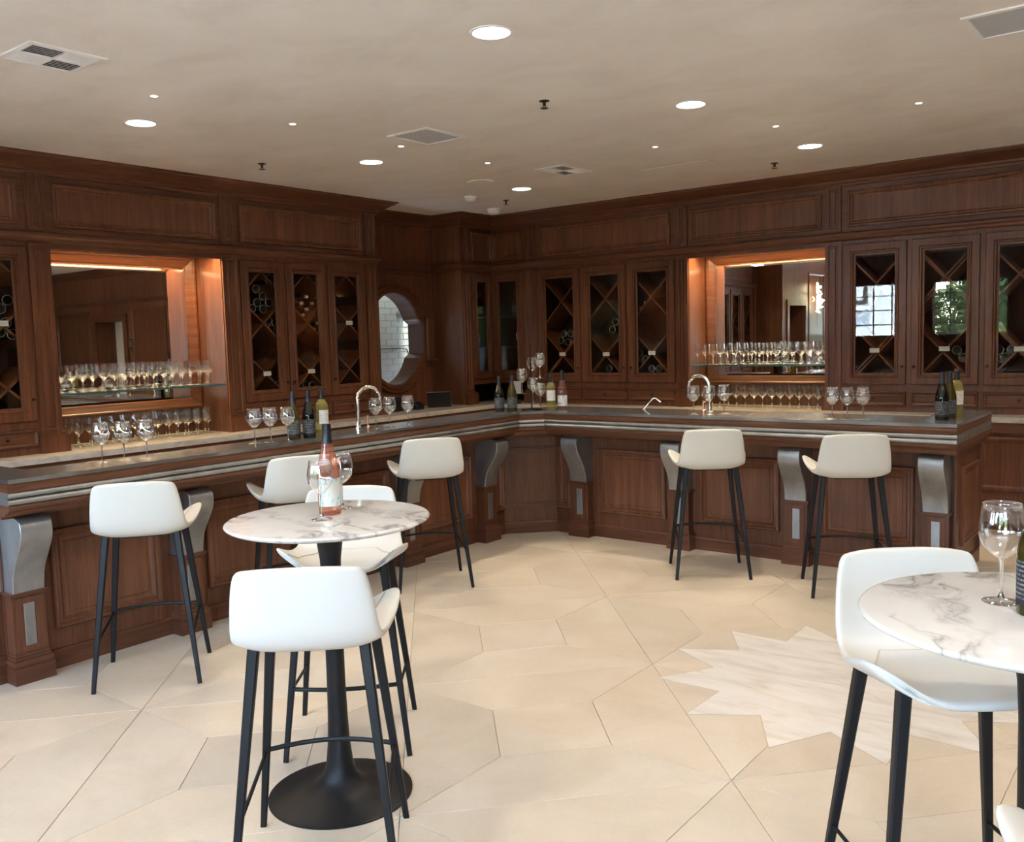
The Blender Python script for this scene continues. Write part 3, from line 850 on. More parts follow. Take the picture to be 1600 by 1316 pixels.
# ------------------------------------------------------------------ stools
def make_stool():
    root = empty('bar_stool', (0,0,0), 'x', 'stool', 'white bar stools')
    # profile rows: (y, z, half width, edge lift, edge forward)
    rows = [(.222,.738,.140,.012,-.060),(.232,.754,.160,.022,-.052),(.224,.769,.182,.045,-.036),(.165,.766,.222,.092,-.008),(.090,.760,.236,.090,.006),(.005,.756,.236,.062,.012),
            (-.080,.756,.232,.040,.022),(-.145,.763,.226,.030,.028),(-.190,.786,.222,.016,.030),(-.216,.832,.217,.004,.032),(-.233,.890,.210,0,.032),(-.246,.950,.202,0,.030),(-.254,1.003,.191,-.004,.026),(-.258,1.027,.176,-.012,.022)]
    N = 16
    def surf(off):
        grid = []
        for k, (y, z, hw, lift, fw) in enumerate(rows):
            y0, z0 = rows[max(k-1,0)][:2]; y1, z1 = rows[min(k+1,len(rows)-1)][:2]
            ty, tz = y1-y0, z1-z0; L = math.hypot(ty, tz); ny, nz = tz/L, -ty/L   # outward (back/under) normal is -(ny,nz)
            r = []
            for c in range(N+1):
                s = -1 + 2*c/N; e = abs(s)**(4.2 if k <= 7 else 3.0)
                wing = 1 + ((.16,.14,.10,.05,.02)[k-3]*abs(s)**6 if 3 <= k <= 7 else 0)
                r.append((s*hw*wing, y + fw*e + ny*off, z + lift*e + nz*off))
            grid.append(r)
        return grid
    top = surf(0.0); bot = surf(-.028)
    # sign: make bot lie outside (behind / below)
    b = MB()
    nR, nC = len(rows), N+1
    pts = [p for r in top for p in r] + [p for r in bot for p in r]
    fs = []; o = nR*nC
    for i in range(nR-1):
        for j in range(nC-1):
            a = i*nC+j; fs.append((a, a+1, a+nC+1, a+nC)); fs.append((o+a, o+a+nC, o+a+nC+1, o+a+1))
    for i in range(nR-1):
        a = i*nC; fs.append((a, a+nC, o+a+nC, o+a)); a = i*nC+nC-1; fs.append((a, o+a, o+a+nC, a+nC))
    for j in range(nC-1):
        fs.append((j, o+j, o+j+1, j+1)); a = (nR-1)*nC+j; fs.append((a, a+1, o+a+1, o+a))
    b.add(pts, fs)
    sh = b.build('seat_shell', M_LEATH, root, 180)
    sub = sh.modifiers.new('smooth', 'SUBSURF'); sub.levels = 1; sub.render_levels = 2
    # seam where the seat pad meets the back
    off = .004
    g = surf(off)
    k = 7
    seam = [(x, y, z) for x, y, z in g[k]]
    path = [g[3][1]]+[g[4][2]]+[g[5][2]]+[g[6][3]]+[g[7][c] for c in range(4, N-3)]+[g[6][N-3]]+[g[5][N-2]]+[g[4][N-2]]+[g[3][N-1]]
    MB().tube(path, .0018, 5).build('seam', M_SEAM, sh)
    fr = MB(); fr.box(-.095,.095,-.09,.09,.722,.740); fr.build('seat_frame', M_BLACK, root)
    FY, BY, FX, TX = .228, -.232, .245, .165
    def lp(sx, sy, z):
        t = (.75-z)/.75
        return (sx*(TX+(FX-TX)*t), (.145+(FY-.145)*t) if sy > 0 else (-.125+(BY+.125)*t), z)
    for sx in (-1,1):
        for sy in (-1,1):
            MB().bar(lp(sx,sy,.780 if sy > 0 else .757), lp(sx,sy,0.0), .034, .020, (1,0,0)).build('leg', M_BLACK, root)
    zf = .285
    a, c = lp(-1,1,zf), lp(1,1,zf)
    path = []
    for k in range(9):
        t = k/8; path.append((a[0]+(c[0]-a[0])*t, a[1]+.045*math.sin(PI*t), zf + .006*math.sin(PI*t)))
    MB().tube(path, .0085, 6).build('footrest', M_BLACK, root, 60)
    for sx in (-1,1):
        MB().tube([lp(sx,1,zf-.005), lp(sx,-1,zf-.05)], .0065, 6).build('side_rail', M_BLACK, root, 60)
    return root
stool = make_stool()
def face(dx, dy): return math.atan2(dy, dx) - PI/2
STOOLS = [
 ((-4.267,2.440), face(-.387,.319), 'white leather bar stool at the bar end nearest the viewer, below three glasses'),
 ((-4.34,3.445), face(-.89,.45), 'white bar stool at the bar, partly hidden behind the rose bottle'),
 ((-4.244,4.498), face(-.403,.323), 'white bar stool facing the bar below the tall chrome tap and three glasses'),
 ((-2.766,5.737), face(-.273,.415), 'white bar stool facing the bar below the second chrome tap'),
 ((-1.835,5.79), face(-.245,.465), 'white bar stool facing the bar nearest its free end with the bottle trio'),
 ((-2.850,2.511), face(.335,-.38), 'white stool with its seat open to view, behind the rose bottle table'),
 ((-2.222,1.817), face(-.665,.747), 'large white stool before the rose bottle table, its back to the viewer'),
 ((-.540,2.49), face(.6,-.8), 'white stool tucked under the marble table with a single glass'),
 ((.015,1.635), face(-.42,.9), 'white stool of which only a wing tip shows below the single glass table'),
]
for i, (p, rz, lab) in enumerate(STOOLS):
    if i == 0: s = stool; s.location = (*p, 0); s.rotation_euler = (0,0,rz); s['label'] = lab
    else: s = copy_tree(stool, (*p, 0), rz, lab)

# ------------------------------------------------------------------ tulip tables
def make_table():
    root = empty('pedestal_table', (0,0,0), 'x', 'table', 'round marble topped tables')
    t = MB(); t.lathe([(0,1.006),(.30,1.006),(.345,1.012),(.360,1.019),(.363,1.024),(.360,1.029),(.354,1.030),(0,1.030)], n=72); t.build('table_top', M_TOP, root, 50)
    p = MB(); p.lathe([(.262,0),(.262,.006),(.252,.010),(.18,.017),(.12,.028),(.082,.048),(.060,.080),(.048,.125),(.040,.20),(.036,.30),(.0335,.42),(.033,.60),(.034,.80),(.038,.88),(.046,.94),(.060,.982),(.078,1.004),(0,1.006)], n=56); p.build('pedestal', M_BLACK, root, 50)
    return root
tab = make_table(); tab.location = (-2.515,2.140,0); tab['label'] = 'round white marble table with the rose wine bottle and two glasses'
copy_tree(tab, (-.290,2.190,0), 2.1, 'round white marble table cut by the picture edge, with a single glass')

# ------------------------------------------------------------------ glassware
BOWL = [(.0035,.093),(.010,.0955),(.021,.1035),(.033,.116),(.042,.131),(.0460,.147),(.0462,.158),(.0440,.176),(.0400,.196),(.0372,.212)]
BOWL_IN = [(.0364,.212),(.0392,.196),(.0432,.176),(.0454,.158),(.0452,.147),(.0412,.131),(.0322,.117),(.0200,.105),(.009,.099),(0,.0985)]
STEMP = [(.0050,.093),(.0042,.085),(.0036,.07),(.0034,.05),(.0036,.03),(.0046,.018),(.0075,.010)]
FOOT = [(.0075,.010),(.016,.0062),(.028,.0036),(.0365,.0022),(.0375,.0012),(.0365,0),(0,0)]
def make_glass():
    r = empty('wine_glass', (0,0,0), 'x', 'glass')
    b = MB(); b.lathe(BOWL + BOWL_IN, n=28); b.build('bowl', M_GLASS, r, 180)
    b = MB(); b.lathe(STEMP, n=10); b.build('stem', M_STEM, r, 180)
    b = MB(); b.lathe([(.0,.0125)] + FOOT, n=24); b.build('foot', M_GLASS, r, 60)
    return r
G0 = make_glass()
used = [False]
def glass(loc, label, group=None, sc=1.0):
    if not used[0]:
        used[0] = True; g = G0; g.location = loc; g['label'] = label; g.scale = (sc,)*3
        if group: g['group'] = group
    else: g = copy_tree(G0, loc, random.uniform(0,6), label, group, scale=sc)
    g.rotation_euler = (0,0,random.uniform(0,6))
ZB = 1.0605
gl = [((-4.655,2.445),'first'),((-4.615,2.545),'middle'),((-4.572,2.650),'last')]
for (x,y),n in gl: glass((x,y,ZB), f'empty wine glass on the bar above the nearest stool, {n} of three', 'glasses standing on the bar')
for (x,y),n in [((-4.632,3.395),'first'),((-4.597,3.487),'middle'),((-4.520,3.560),'last')]:
    glass((x,y,ZB), f'empty wine glass on the bar beside the bottles and big tap, {n} of three', 'glasses standing on the bar')
for (x,y),n in [((-4.585,4.362),'touching the chrome tap'),((-4.556,4.468),'middle one'),((-4.530,4.622),'farthest from the tap')]:
    glass((x,y,ZB), f'empty wine glass past the tall tap before the oval window, {n}', 'glasses standing on the bar')
for (x,y),n in [((-3.037,6.068),'under the tap spout'),((-2.934,6.105),'in front of the tap post'),((-2.852,6.186),'just past the tap')]:
    glass((x,y,ZB), f'empty wine glass on the bar by the second tap, {n}', 'glasses standing on the bar')
for (x,y),n in [((-2.024,6.055),'first'),((-1.922,6.046),'middle'),((-1.831,6.078),'last')]:
    glass((x,y,ZB), f'empty wine glass on the bar toward its free end, {n} of three', 'glasses standing on the bar')
glass((-2.500,2.098,1.0305), 'empty wine glass on the round table in front of the rose bottle', 'glasses on the tables')
glass((-2.605,2.287,1.0305), 'empty wine glass on the round table just behind the rose bottle', 'glasses on the tables')
glass((-.372,2.246,1.0305), 'large empty wine glass on the marble table near the picture edge', 'glasses on the tables', 1.06)

ROWP = [(0,0),(.0345,.0012),(.0335,.003),(.015,.0055),(.0055,.012),(.0036,.03),(.0034,.07),(.0045,.085),(.012,.090),(.026,.100),(.036,.114),(.0405,.132),(.0405,.146),(.0375,.170),(.0335,.198)]
RG = MB(); RG.lathe(ROWP, n=18); RG = RG.build('wine_glass', M_GLASSR, None, 180); tag(RG, 'x', 'glass')
RG.data.materials.append(M_STEM)
for p_ in RG.data.polygons:
    if .011 < p_.center.z < .089: p_.material_index = 1
first = [True]
def row_glass(F, u, v, z, label, group, sc):
    if first[0]: o = RG; first[0] = False
    else: o = RG.copy(); COL.objects.link(o)
    o.location = F(u + random.uniform(-.004,.004), v + random.uniform(-.004,.004), z); o.scale = (sc,)*3; o['label'] = label; o['group'] = group
def rows(F, u0, u1, vs, z, label, group, sc, pitch):
    for k, v in enumerate(vs):
        n = int((u1-u0-pitch)/pitch) + 1
        for i in range(n): row_glass(F, u0 + pitch*.5 + i*pitch + (pitch*.5 if k % 2 else 0), v, z, label, group, sc)
rows(FL, 3.26, 4.68, (-.075,-.165), 1.3385, 'clear wine glass in packed rows on the glass shelf of the oval window run', 'packed glasses on the shelf of the oval window run', 1.03, .084)
rows(FL, 3.30, 4.62, (-.13,-.25), NT_+.0005, 'clear wine glass standing on the marble under the shelf of the oval window run', 'glasses on the counter of the oval window run', 1.12, .094)
rows(FR, -4.20, -2.87, (-.075,-.165), 1.3385, 'clear wine glass in packed rows on the glass shelf beside the crystal lamp reflection', 'packed glasses on the shelf of the back wall', 1.03, .081)
rows(FR, -4.17, -2.88, (-.10,-.22), NT_+.0005, 'clear wine glass standing on the marble under the back wall glass shelf', 'glasses on the counter of the back wall', 1.12, .090)

# ------------------------------------------------------------------ bottles
BORD = [(0,.006),(.022,.003),(.034,0),(.0375,.004),(.0378,.185),(.0365,.198),(.031,.211),(.022,.224),(.0155,.236),(.0142,.25),(.0140,.285),(.0156,.287),(.0156,.294),(.0140,.296),(.0140,.302),(0,.302)]
BURG = [(0,.006),(.025,.003),(.038,0),(.0412,.005),(.0415,.135),(.0395,.152),(.034,.176),(.026,.202),(.0190,.226),(.0150,.246),(.0140,.27),(.0140,.290),(.0156,.292),(.0156,.299),(0,.300)]
FLUT = [(0,.006),(.025,.003),(.0375,0),(.0400,.005),(.0402,.120),(.0390,.145),(.0345,.180),(.0275,.215),(.0200,.248),(.0160,.270),(.0150,.29),(.0150,.318),(0,.320)]
def rad_at(prof, z):
    for (r0,z0),(r1,z1) in zip(prof[2:-1], prof[3:]):
        if z0 <= z <= z1: return r0 + (r1-r0)*(z-z0)/max(z1-z0,1e-6)
    return prof[-2][0]
def cyl_band(prof, z0, z1, off, a0, a1, n=18, steps=5):
    pts = []; fs = []
    for k in range(steps+1):
        z = z0+(z1-z0)*k/steps; r = rad_at(prof, z)+off
        for i in range(n+1):
            a = a0+(a1-a0)*i/n; pts.append((r*math.cos(a), r*math.sin(a), z))
    for k in range(steps):
        for i in range(n): q = k*(n+1)+i; fs.append((q,q+1,q+n+2,q+n+1))
    return pts, fs
def make_bottle(kind, glass_m, foil_m, lab_m, lz, lab_arc=PI*.62, foil_z=None, H=None):
    r = empty('wine_bottle', (0,0,0), 'x', 'bottle')
    b = MB(); b.lathe(kind, n=26); b.build('glass_body', glass_m, r, 50)
    zt = kind[-1][1]; fz = foil_z or zt-.070
    f = MB(); ps = []
    for k in range(5):
        z = fz+(zt-.004-fz)*k/4; ps.append((rad_at(kind, z)+.0008, z))
    ps += [(.0158, zt-.003),(.0158,zt+.0008),(0,zt+.001)]
    f.lathe(ps, n=20); f.build('foil_capsule', foil_m, r, 50)
    if lab_m:
        L = MB(); L.add(*cyl_band(kind, lz[0], lz[1], .0007, -PI/2-lab_arc, -PI/2+lab_arc)); L.build('paper_label', lab_m, r, 60)
    return r
def face_cam(x, y, turn=0.0):
    # label normal (-y local) turned toward the room side where the photograph was taken
    return math.atan2(-y, -x) + PI/2 + turn
B_dark = make_bottle(BURG, M_BDARK, M_FOILB, M_LBLACK, (.022,.118))
B_green = make_bottle(BURG, M_BGREEN, M_FOILB, M_LBLACK, (.022,.118))
B_white = make_bottle(BORD, M_BWHITE, M_FOILB, M_LWHITE, (.078,.165), PI*.40)
B_rose = make_bottle(FLUT, M_BROSE, M_FOILB, M_LART, (.032,.130), PI*.42, .252)
B_pale = make_bottle(FLUT, M_BRPALE, M_FOILG, M_LART2, (.030,.118), PI*.42, .245)
def put(proto, x, y, z, label, group, turn=0.0, sc=1.0, firsts=set()):
    if proto.name not in firsts:
        firsts.add(proto.name); o = proto; o['label'] = label
        if group: o['group'] = group
    else: o = copy_tree(proto, label=label, group=group)
    o.location = (x,y,z); o.rotation_euler = (0,0,face_cam(x,y,turn)); o.scale = (sc,)*3
gB = 'wine bottles on the bar'
put(B_green, -4.600,3.668,ZB, 'green gold wine bottle with black label behind the glass trio near the big tap', gB, .25, .99)
put(B_dark, -4.575,3.770,ZB, 'black red wine bottle between the green and the pale bottle near the big tap', gB, .2, .99)
put(B_white, -4.560,3.868,ZB, 'pale white wine bottle with white label near the big tap', gB, .75, 1.03)
put(B_dark, -4.650,5.810,ZB, 'black red wine bottle at the bar corner, the one nearer the oval window', gB, .0, .96)
put(B_green, -4.572,5.880,ZB, 'green gold wine bottle with black label at the bar corner next to the glass tree', gB, .0, .97)
put(B_white, -4.345,6.110,ZB, 'pale white wine bottle with white label just past the glass tree', gB, .0, .98)
put(B_pale, -4.275,6.175,ZB, 'tall pale rose bottle with sprig label next to the glass tree wines', gB, .0, .99)
put(B_dark, -1.390,6.240,ZB, 'black red wine bottle, front one of the trio at the free bar end', gB, .5, 1.0)
put(B_green, -1.372,6.360,ZB, 'green gold bottle, middle one of the trio at the free bar end', gB, .5, 1.0)
put(B_white, -1.355,6.480,ZB, 'pale white wine bottle, rear one of the trio at the free bar end', gB, .5, 1.04)
put(B_rose, -2.562,2.190,1.0305, 'rose wine bottle with pastel art label on the round marble table', 'bottles on the tables', .25, 1.03)
put(B_green, -.292,2.190,1.0305, 'green gold wine bottle cut by the picture edge on the marble table', 'bottles on the tables', .1, 1.0)

# bottles lying in the racks, seen end-on
def lying(F, u, z, base_out, label, group, protos={}):
    key = base_out
    if key not in protos:
        r = empty('racked_bottle', (0,0,0), label, 'bottle', group)
        b = MB(); prof = [(rr, zz) for rr, zz in BORD]
        if base_out: prof = [(rr, -zz) for rr, zz in BORD]
        else: prof = [(rr, zz-.302) for rr, zz in BORD]
        # axis along local y, y = 0 is the end facing the room, body goes to -y
        b.lathe(prof, (0,0,0), 18, 'v'); b.build('glass_body', M_BDARK, r, 50)
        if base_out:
            b = MB(); b.lathe([(.0335,.0008),(.0352,.003),(.0374,.001),(.0380,-.004),(.0378,-.008)], (0,0,0), 20, 'v'); b.build('base_rim_glint', M_RIM_GLINT, r, 60)  # pale ring paints the glint on the bottle's base edge
        else:
            b = MB(); b.lathe([(0,.001),(.0120,.001),(.0150,-.002),(.0162,-.010),(.0158,-.03)], (0,0,0), 14, 'v'); b.build('foil_capsule', M_CORKE, r, 60)
        protos[key] = r; o = r
    else: o = copy_tree(protos[key], label=label, group=group)
    o['label'] = label; o['group'] = group
    x, y, zz = F(u, -.07, z); o.location = (x, y, zz)
    n = Vector(F(0,1,0)) - Vector(F(0,0,0))
    o.rotation_euler = (0,0,math.atan2(n.y, n.x) - PI/2)
gR = 'bottles lying in the wine racks'
ORD = ['topmost','second','third','fourth','fifth','sixth','seventh','eighth','ninth','tenth','eleventh','lowest']
def rackset(F, pts, base, where):
    pts = sorted(pts, key=lambda p: -p[1])
    for k, (u, z) in enumerate(pts):
        o_ = 'lowest' if k == len(pts)-1 else 'topmost' if k == 0 else ORD[k] + ' from the top'
        lying(F, u, z, base, 'bottle ' + ('base' if base else 'neck') + f', {o_}, in the rack ' + where, 'bottles in the rack ' + where)
rackset(FL, [(5.231,2.249),(5.275,2.31),(5.094,2.158),(5.162,2.097),(5.099,2.038),(5.225,2.040),(5.161,1.981),(5.040,1.985),(5.208,1.877),(5.236,1.800),(5.285,1.861),(5.293,1.294)], True, 'of the oval cabinet door nearest niche')
rackset(FL, [(5.668,2.099),(5.610,2.038),(5.734,2.04),(5.668,1.982),(5.614,1.928),(5.737,1.796),(5.792,1.853)], False, 'of the middle oval cabinet door')
rackset(FL, [(5.796,1.289),(5.603,1.275),(5.68,1.262)], True, 'foot of the middle oval cabinet door')
rackset(FL, [(2.967,2.025),(2.915,1.965),(2.945,1.865),(2.984,1.783),(2.90,1.80)], True, 'of the cabinet at the picture edge')
rackset(FR, [(-4.835,1.465),(-4.835,1.340),(-4.767,1.400)], True, 'of the back wall door nearest mirror')
rackset(FR, [(-4.81,1.931),(-4.757,1.986)], False, 'of the back wall cabinet upper part')
rackset(FR, [(-5.83,1.62),(-5.74,1.60),(-5.66,1.62),(-5.70,1.69),(-5.79,1.69),(-5.12,1.80),(-5.16,1.72),(-5.21,1.30)], True, 'of the shadowed back wall cabinet')
rackset(FR, [(-4.69,1.30),(-4.605,1.30),(-4.52,1.30)], True, 'on the back wall cabinet floor')
rackset(FR, [(-1.765,1.448),(-1.715,1.385)], True, 'of the middle garden mirroring door')
rackset(FR, [(-1.447,1.449),(-1.353,1.448),(-1.403,1.385),(-1.450,1.320)], True, 'of the outermost garden mirroring door')
# bottles in the corner cabinet
for k, (x, y, z, pr) in enumerate([(-6.92,8.06,1.9255,B_green),(-6.90,8.17,1.9255,B_green),(-6.88,8.28,1.9255,B_dark),(-6.50,8.47,1.9255,B_green),(-6.40,8.47,1.9255,B_dark),
                                   (-6.92,8.10,1.5605,B_dark),(-6.90,8.23,1.5605,B_green),(-6.46,8.48,1.5605,B_white)]):
    lv = 'upper' if z > 1.7 else 'lower'
    put(pr, x, y, z, f'wine bottle on the {lv} shelf of the corner cabinet, {ORD[k]} from the oval window side', 'bottles in the corner cabinet', 0, .95)

# name cards on the racks
def card(F, u, z, label, protos=[]):
    if not protos:
        b = MB(); b.box(-.042,.042,-.002,0,-.02,.02); o = b.build('name_card', M_LCARD); protos.append(o); tag(o, label, 'card', 'name cards on the wine racks')
    else: o = protos[0].copy(); COL.objects.link(o); o['label'] = label
    x, y, zz = F(u, -.028, z); o.location = (x,y,zz)
    n = Vector(F(0,1,0)) - Vector(F(0,0,0)); o.rotation_euler = (0,0,math.atan2(n.y, n.x)+PI/2)
for u, z, w_ in [(5.135,1.402,'first door by the niche of the oval window cabinet'),(5.642,1.401,'middle door of the oval window cabinet'),(6.141,1.852,'door next to the oval window, set high'),(2.90,1.86,'cabinet at the picture edge')]:
    card(FL, u, z, 'small white name card behind glass, ' + w_)
for u, z, w_ in [(-5.785,1.466,'back wall door next to the corner cabinet'),(-5.215,1.459,'middle door of the back wall cabinet before the mirror'),(-4.661,1.465,'back wall door adjoining the mirror niche'),(-2.427,1.458,'garden mirroring door nearest the mirror'),(-1.854,1.463,'garden mirroring door above the bottle trio'),(-1.287,1.453,'outermost garden mirroring door')]:
    card(FR, u, z, 'small white name card behind glass, ' + w_)

# ------------------------------------------------------------------ taps and bar things
def tap(name, base, top_z, span, dirv, label, z0):
    r = empty(name, base, label, 'tap')
    x, y, _ = base; rad = span/2; zc = top_z-rad
    p = [(x,y,z0+.01),(x,y,zc)]
    for k in range(1, 13):
        a = PI*k/12; d = rad-rad*math.cos(a); p.append((x+dirv[0]*d, y+dirv[1]*d, zc+rad*math.sin(a)))
    e = p[-1]; p.append((e[0],e[1],e[2]-.055))
    MB().tube(p, .0125, 12).build('spout', M_CHROME, r, 60)
    b = MB(); b.lathe([(0,z0),(.026,z0),(.026,z0+.008),(.018,z0+.014),(.018,z0+.05),(.0,z0+.052)], (x,y,0), 18); b.build('base', M_CHROME, r, 40)
    b = MB(); b.lathe([(.014,0),(.016,.004),(.014,.02)], (e[0],e[1],e[2]-.075), 12); b.build('nozzle', M_CHROME, r, 50)
    return r
tap('chrome_tap', (-4.715,4.318,1.0605), 1.345, .180, (.25,.97), 'tall chrome gooseneck tap on the bar facing the oval window', 1.0605)
t2 = tap('chrome_tap', (-2.985,6.225,1.0605), 1.338, .185, (-.98,.10), 'chrome gooseneck tap on the bar in front of the back wall mirror', 1.0605)
for nm, x, y, lab in (('soap_pump',-4.712,4.405,'small copper coloured pump beside the tall tap'),('soap_pump',-3.085,6.33,'small copper coloured pump behind the glass by the second tap')):
    r = empty(nm, (x,y,1.0605), lab, 'pump')
    b = MB(); b.lathe([(0,1.0605),(.014,1.0605),(.014,1.068),(.007,1.074),(.006,1.13),(0,1.13)], (x,y,0), 12); b.build('stem', M_COPPER, r, 40)
    b = MB(); b.lathe([(0,1.128),(.010,1.128),(.011,1.142),(0,1.146)], (x,y,0), 12); b.tube([(x,y,1.136),(x+.03,y-.02,1.132)], .004, 6); b.build('pump_head', M_COPPER, r, 40)
r = empty('small_tap', (-3.600,6.375,1.0605), 'small bent chrome tap lying low on the bar by the sink gap', 'tap')
MB().tube([(-3.613,6.36,1.066),(-3.585,6.375,1.105),(-3.555,6.388,1.143),(-3.54,6.39,1.150),(-3.525,6.392,1.148),(-3.490,6.40,1.118)], .006, 8).build('spout', M_CHROME, r, 60)
b = MB(); b.lathe([(0,1.0605),(.014,1.0605),(.012,1.068),(0,1.07)], (-3.613,6.36,0), 14); b.build('base', M_CHROME, r, 40)
# glass tree
sx, sy = -4.500, 6.050
r = empty('glass_tree', (sx,sy,1.0605), 'dark metal glass tree holding wine glasses at the bar corner', 'stand')
b = MB(); b.lathe([(0,1.0605),(.085,1.0605),(.085,1.066),(.02,1.072),(.006,1.08),(.006,1.60),(.009,1.605),(0,1.612)], (sx,sy,0), 24); b.build('pole', M_BLACKP, r, 40)
rt, fw_ = Vector((.80,.60)), Vector((-.60,.80))
tree = []
for la, fo, z in ((-.074,-.010,1.197),(.076,.012,1.321),(.012,.082,1.285),(.014,-.080,1.123),(.074,-.045,1.0775)):
    p = Vector((sx,sy)) + rt*la + fw_*fo; tree.append((p.x,p.y,z))
for (x,y,z) in tree:
    b = MB(); d = Vector((x-sx,y-sy)); 
    b.tube([(sx,sy,z-.006),(x,y,z-.006)], .0028, 6); b.lathe([(0,z-.004),(.030,z-.004),(.030,z-.0012),(0,z-.0012)], (x,y,0), 14); b.build('arm', M_BLACKP, r, 40)
for (x,y,z),n in zip(tree, ('second lowest tier, out toward the dark bottles','topmost tier','rear arm behind the pole','front arm of the pole','lowest, next to the pale bottle')):
    glass((x,y,z-.001), f'wine glass on the glass tree, {n}', 'glasses on the glass tree', .98)

# till things on the back counter
tx, ty = -6.86, 7.50
r = empty('till_tablet', (tx,ty,.9185), 'black tilted till tablet on the marble counter below the oval window', 'tablet')
F_t = frame((tx,ty),(.70,.714),(.714,-.70))
b = MB(F_t); b.add([(-.13,.06,.925),(.13,.06,.925),(.13,-.08,1.075),(-.13,-.08,1.075),(-.13,.045,.92),(.13,.045,.92),(.13,-.095,1.07),(-.13,-.095,1.07)],[(0,1,2,3),(4,7,6,5),(0,4,5,1),(1,5,6,2),(2,6,7,3),(3,7,4,0)]); b.build('screen', M_BLACKP, r)
b = MB(F_t); b.prism([(-.10,-.12),(.10,-.12),(.10,.02),(-.10,.02)], .9185, .95); b.build('foot', M_BLACKP, r)
b = MB(F_t); b.tube([(-.13,-.087,1.078),(.13,-.087,1.078)], .004, 6); b.tube([(.132,-.08,1.072),(.132,.05,.935)], .004, 6); b.build('bezel', M_CHROME, r)
for nm, x, y, sxx, syy, h, lab, cat in (('card_reader',-6.84,7.13,.10,.12,.085,'black card reader beside the till tablet','reader'),('receipt_printer',-6.90,6.86,.14,.16,.15,'squat black printer on the counter under the oval window','printer')):
    r = empty(nm, (x,y,.9185), lab, cat)
    b = MB(); b.cbox(x-sxx/2,x+sxx/2,y-syy/2,y+syy/2,.9185,.9185+h*.7,.008); b.build('body', M_BLACKP, r)
    b = MB(); b.add([(x-sxx*.42,y-syy*.42,.9185+h*.7),(x+sxx*.42,y-syy*.42,.9185+h*.7),(x+sxx*.42,y+syy*.42,.9185+h*.7),(x-sxx*.42,y+syy*.42,.9185+h*.7),(x-sxx*.42,y-syy*.42,.9185+h),(x-sxx*.1,y-syy*.42,.9185+h),(x-sxx*.1,y+syy*.42,.9185+h),(x-sxx*.42,y+syy*.42,.9185+h)],[(0,3,2,1),(4,5,6,7),(0,1,5,4),(1,2,6,5),(2,3,7,6),(3,0,4,7)]); b.build('lid', M_BLACKP, r)
    b = MB(); b.box(x+sxx*.1,x+sxx*.16,y-.02,y+.02,.9185+h*.7,.9185+h*.8); b.build('button', M_CHROME, r)
r = empty('card_holder', (-6.05,8.02 if False else 7.98,.9185), 'pale card on a small stand on the counter behind the glass tree', 'card holder')
# stands on the marble at the inner corner
r.location = (-6.30,8.20,.9185); ORG[r.name] = Vector(r.location)
F_c = frame((-6.30,8.20),(.80,.60),(.60,-.80))
b = MB(F_c); b.box(-.045,.045,-.003,.003,1.03,1.17); b.build('card', NT('pale blue card').bsdf((.50,.52,.60), .5), r)
b = MB(F_c); b.lathe([(0,.9185),(.04,.9185),(.04,.926),(.006,.932),(.006,1.05),(0,1.05)], (0,-.008,0), 12); b.build('stand', M_BLACKP, r, 40)

# ------------------------------------------------------------------ ceiling fittings
def lamp_disc(name, x, y, r_, label, group, mat, watts, spread):
    r = empty(name, (x,y,CZ), label, 'light', group)
    b = MB(); b.lathe([(r_*.98,CZ-.001),(r_*1.0,CZ-.005),(r_*1.14,CZ-.004),(r_*1.16,CZ+.001)], (x,y,0), 32); b.build('trim_ring', M_WHITE, r, 50)
    b = MB(); b.lathe([(0,CZ-.0022),(r_,CZ-.0022),(r_,CZ+.01)], (x,y,0), 32); b.build('lens', mat, r, 50)
    d = bpy.data.lights.new(name, 'AREA'); d.shape = 'DISK'; d.size = r_*2; d.energy = watts; d.color = WARM; d.spread = math.radians(spread)
    lo = bpy.data.objects.new('lamp_glow', d); COL.objects.link(lo); lo.parent = r; lo.location = (0,0,-.012)
BIG = [(-2.68,3.37,'nearest one over the rose bottle table'),(-5.33,3.19,'above the niche run near the square air vent'),(-5.25,5.06,'above the aisle by the three-door cabinet'),(-5.22,6.95,'farthest one toward the corner'),(-2.61,5.22,'over the open floor before the mirror niche'),(-2.52,7.02,'above the back wall mirror niche')]
for x, y, n in BIG: lamp_disc('recessed_light', x, y, .087, 'round recessed ceiling light, ' + n, 'recessed ceiling lights', M_LAMP, DOWN_W, 130)
for x, y, n in [(.05,3.3,'beyond the picture edge over the marble table'),(.05,5.15,'beyond the picture edge in the middle'),(.05,7.0,'beyond the picture edge by the back wall'),(-2.65,1.45,'overhead behind the viewpoint'),(-5.3,1.4,'overhead behind the viewpoint by the niche run'),(.05,1.45,'overhead just behind the viewpoint')]:
    lamp_disc('recessed_light', x, y, .087, 'round recessed ceiling light, ' + n, 'recessed ceiling lights', M_LAMP, DOWN_W, 130)
SM = [(-4.71,2.91,'first over the bar from the viewer'),(-4.69,3.85,'second over the bar'),(-4.68,4.81,'beside the square grey return grille'),(-4.64,5.74,'over the bar corner bottles'),(-3.38,6.17,'over the bar before the small tap'),(-2.45,6.17,'over the bar past the second tap'),(-1.54,6.20,'over the free end of the bar')]
for x, y, n in SM: lamp_disc('small_spotlight', x, y, .020, 'tiny recessed spotlight, ' + n, 'small ceiling spotlights', M_LAMPS, SPOT_W, 60)

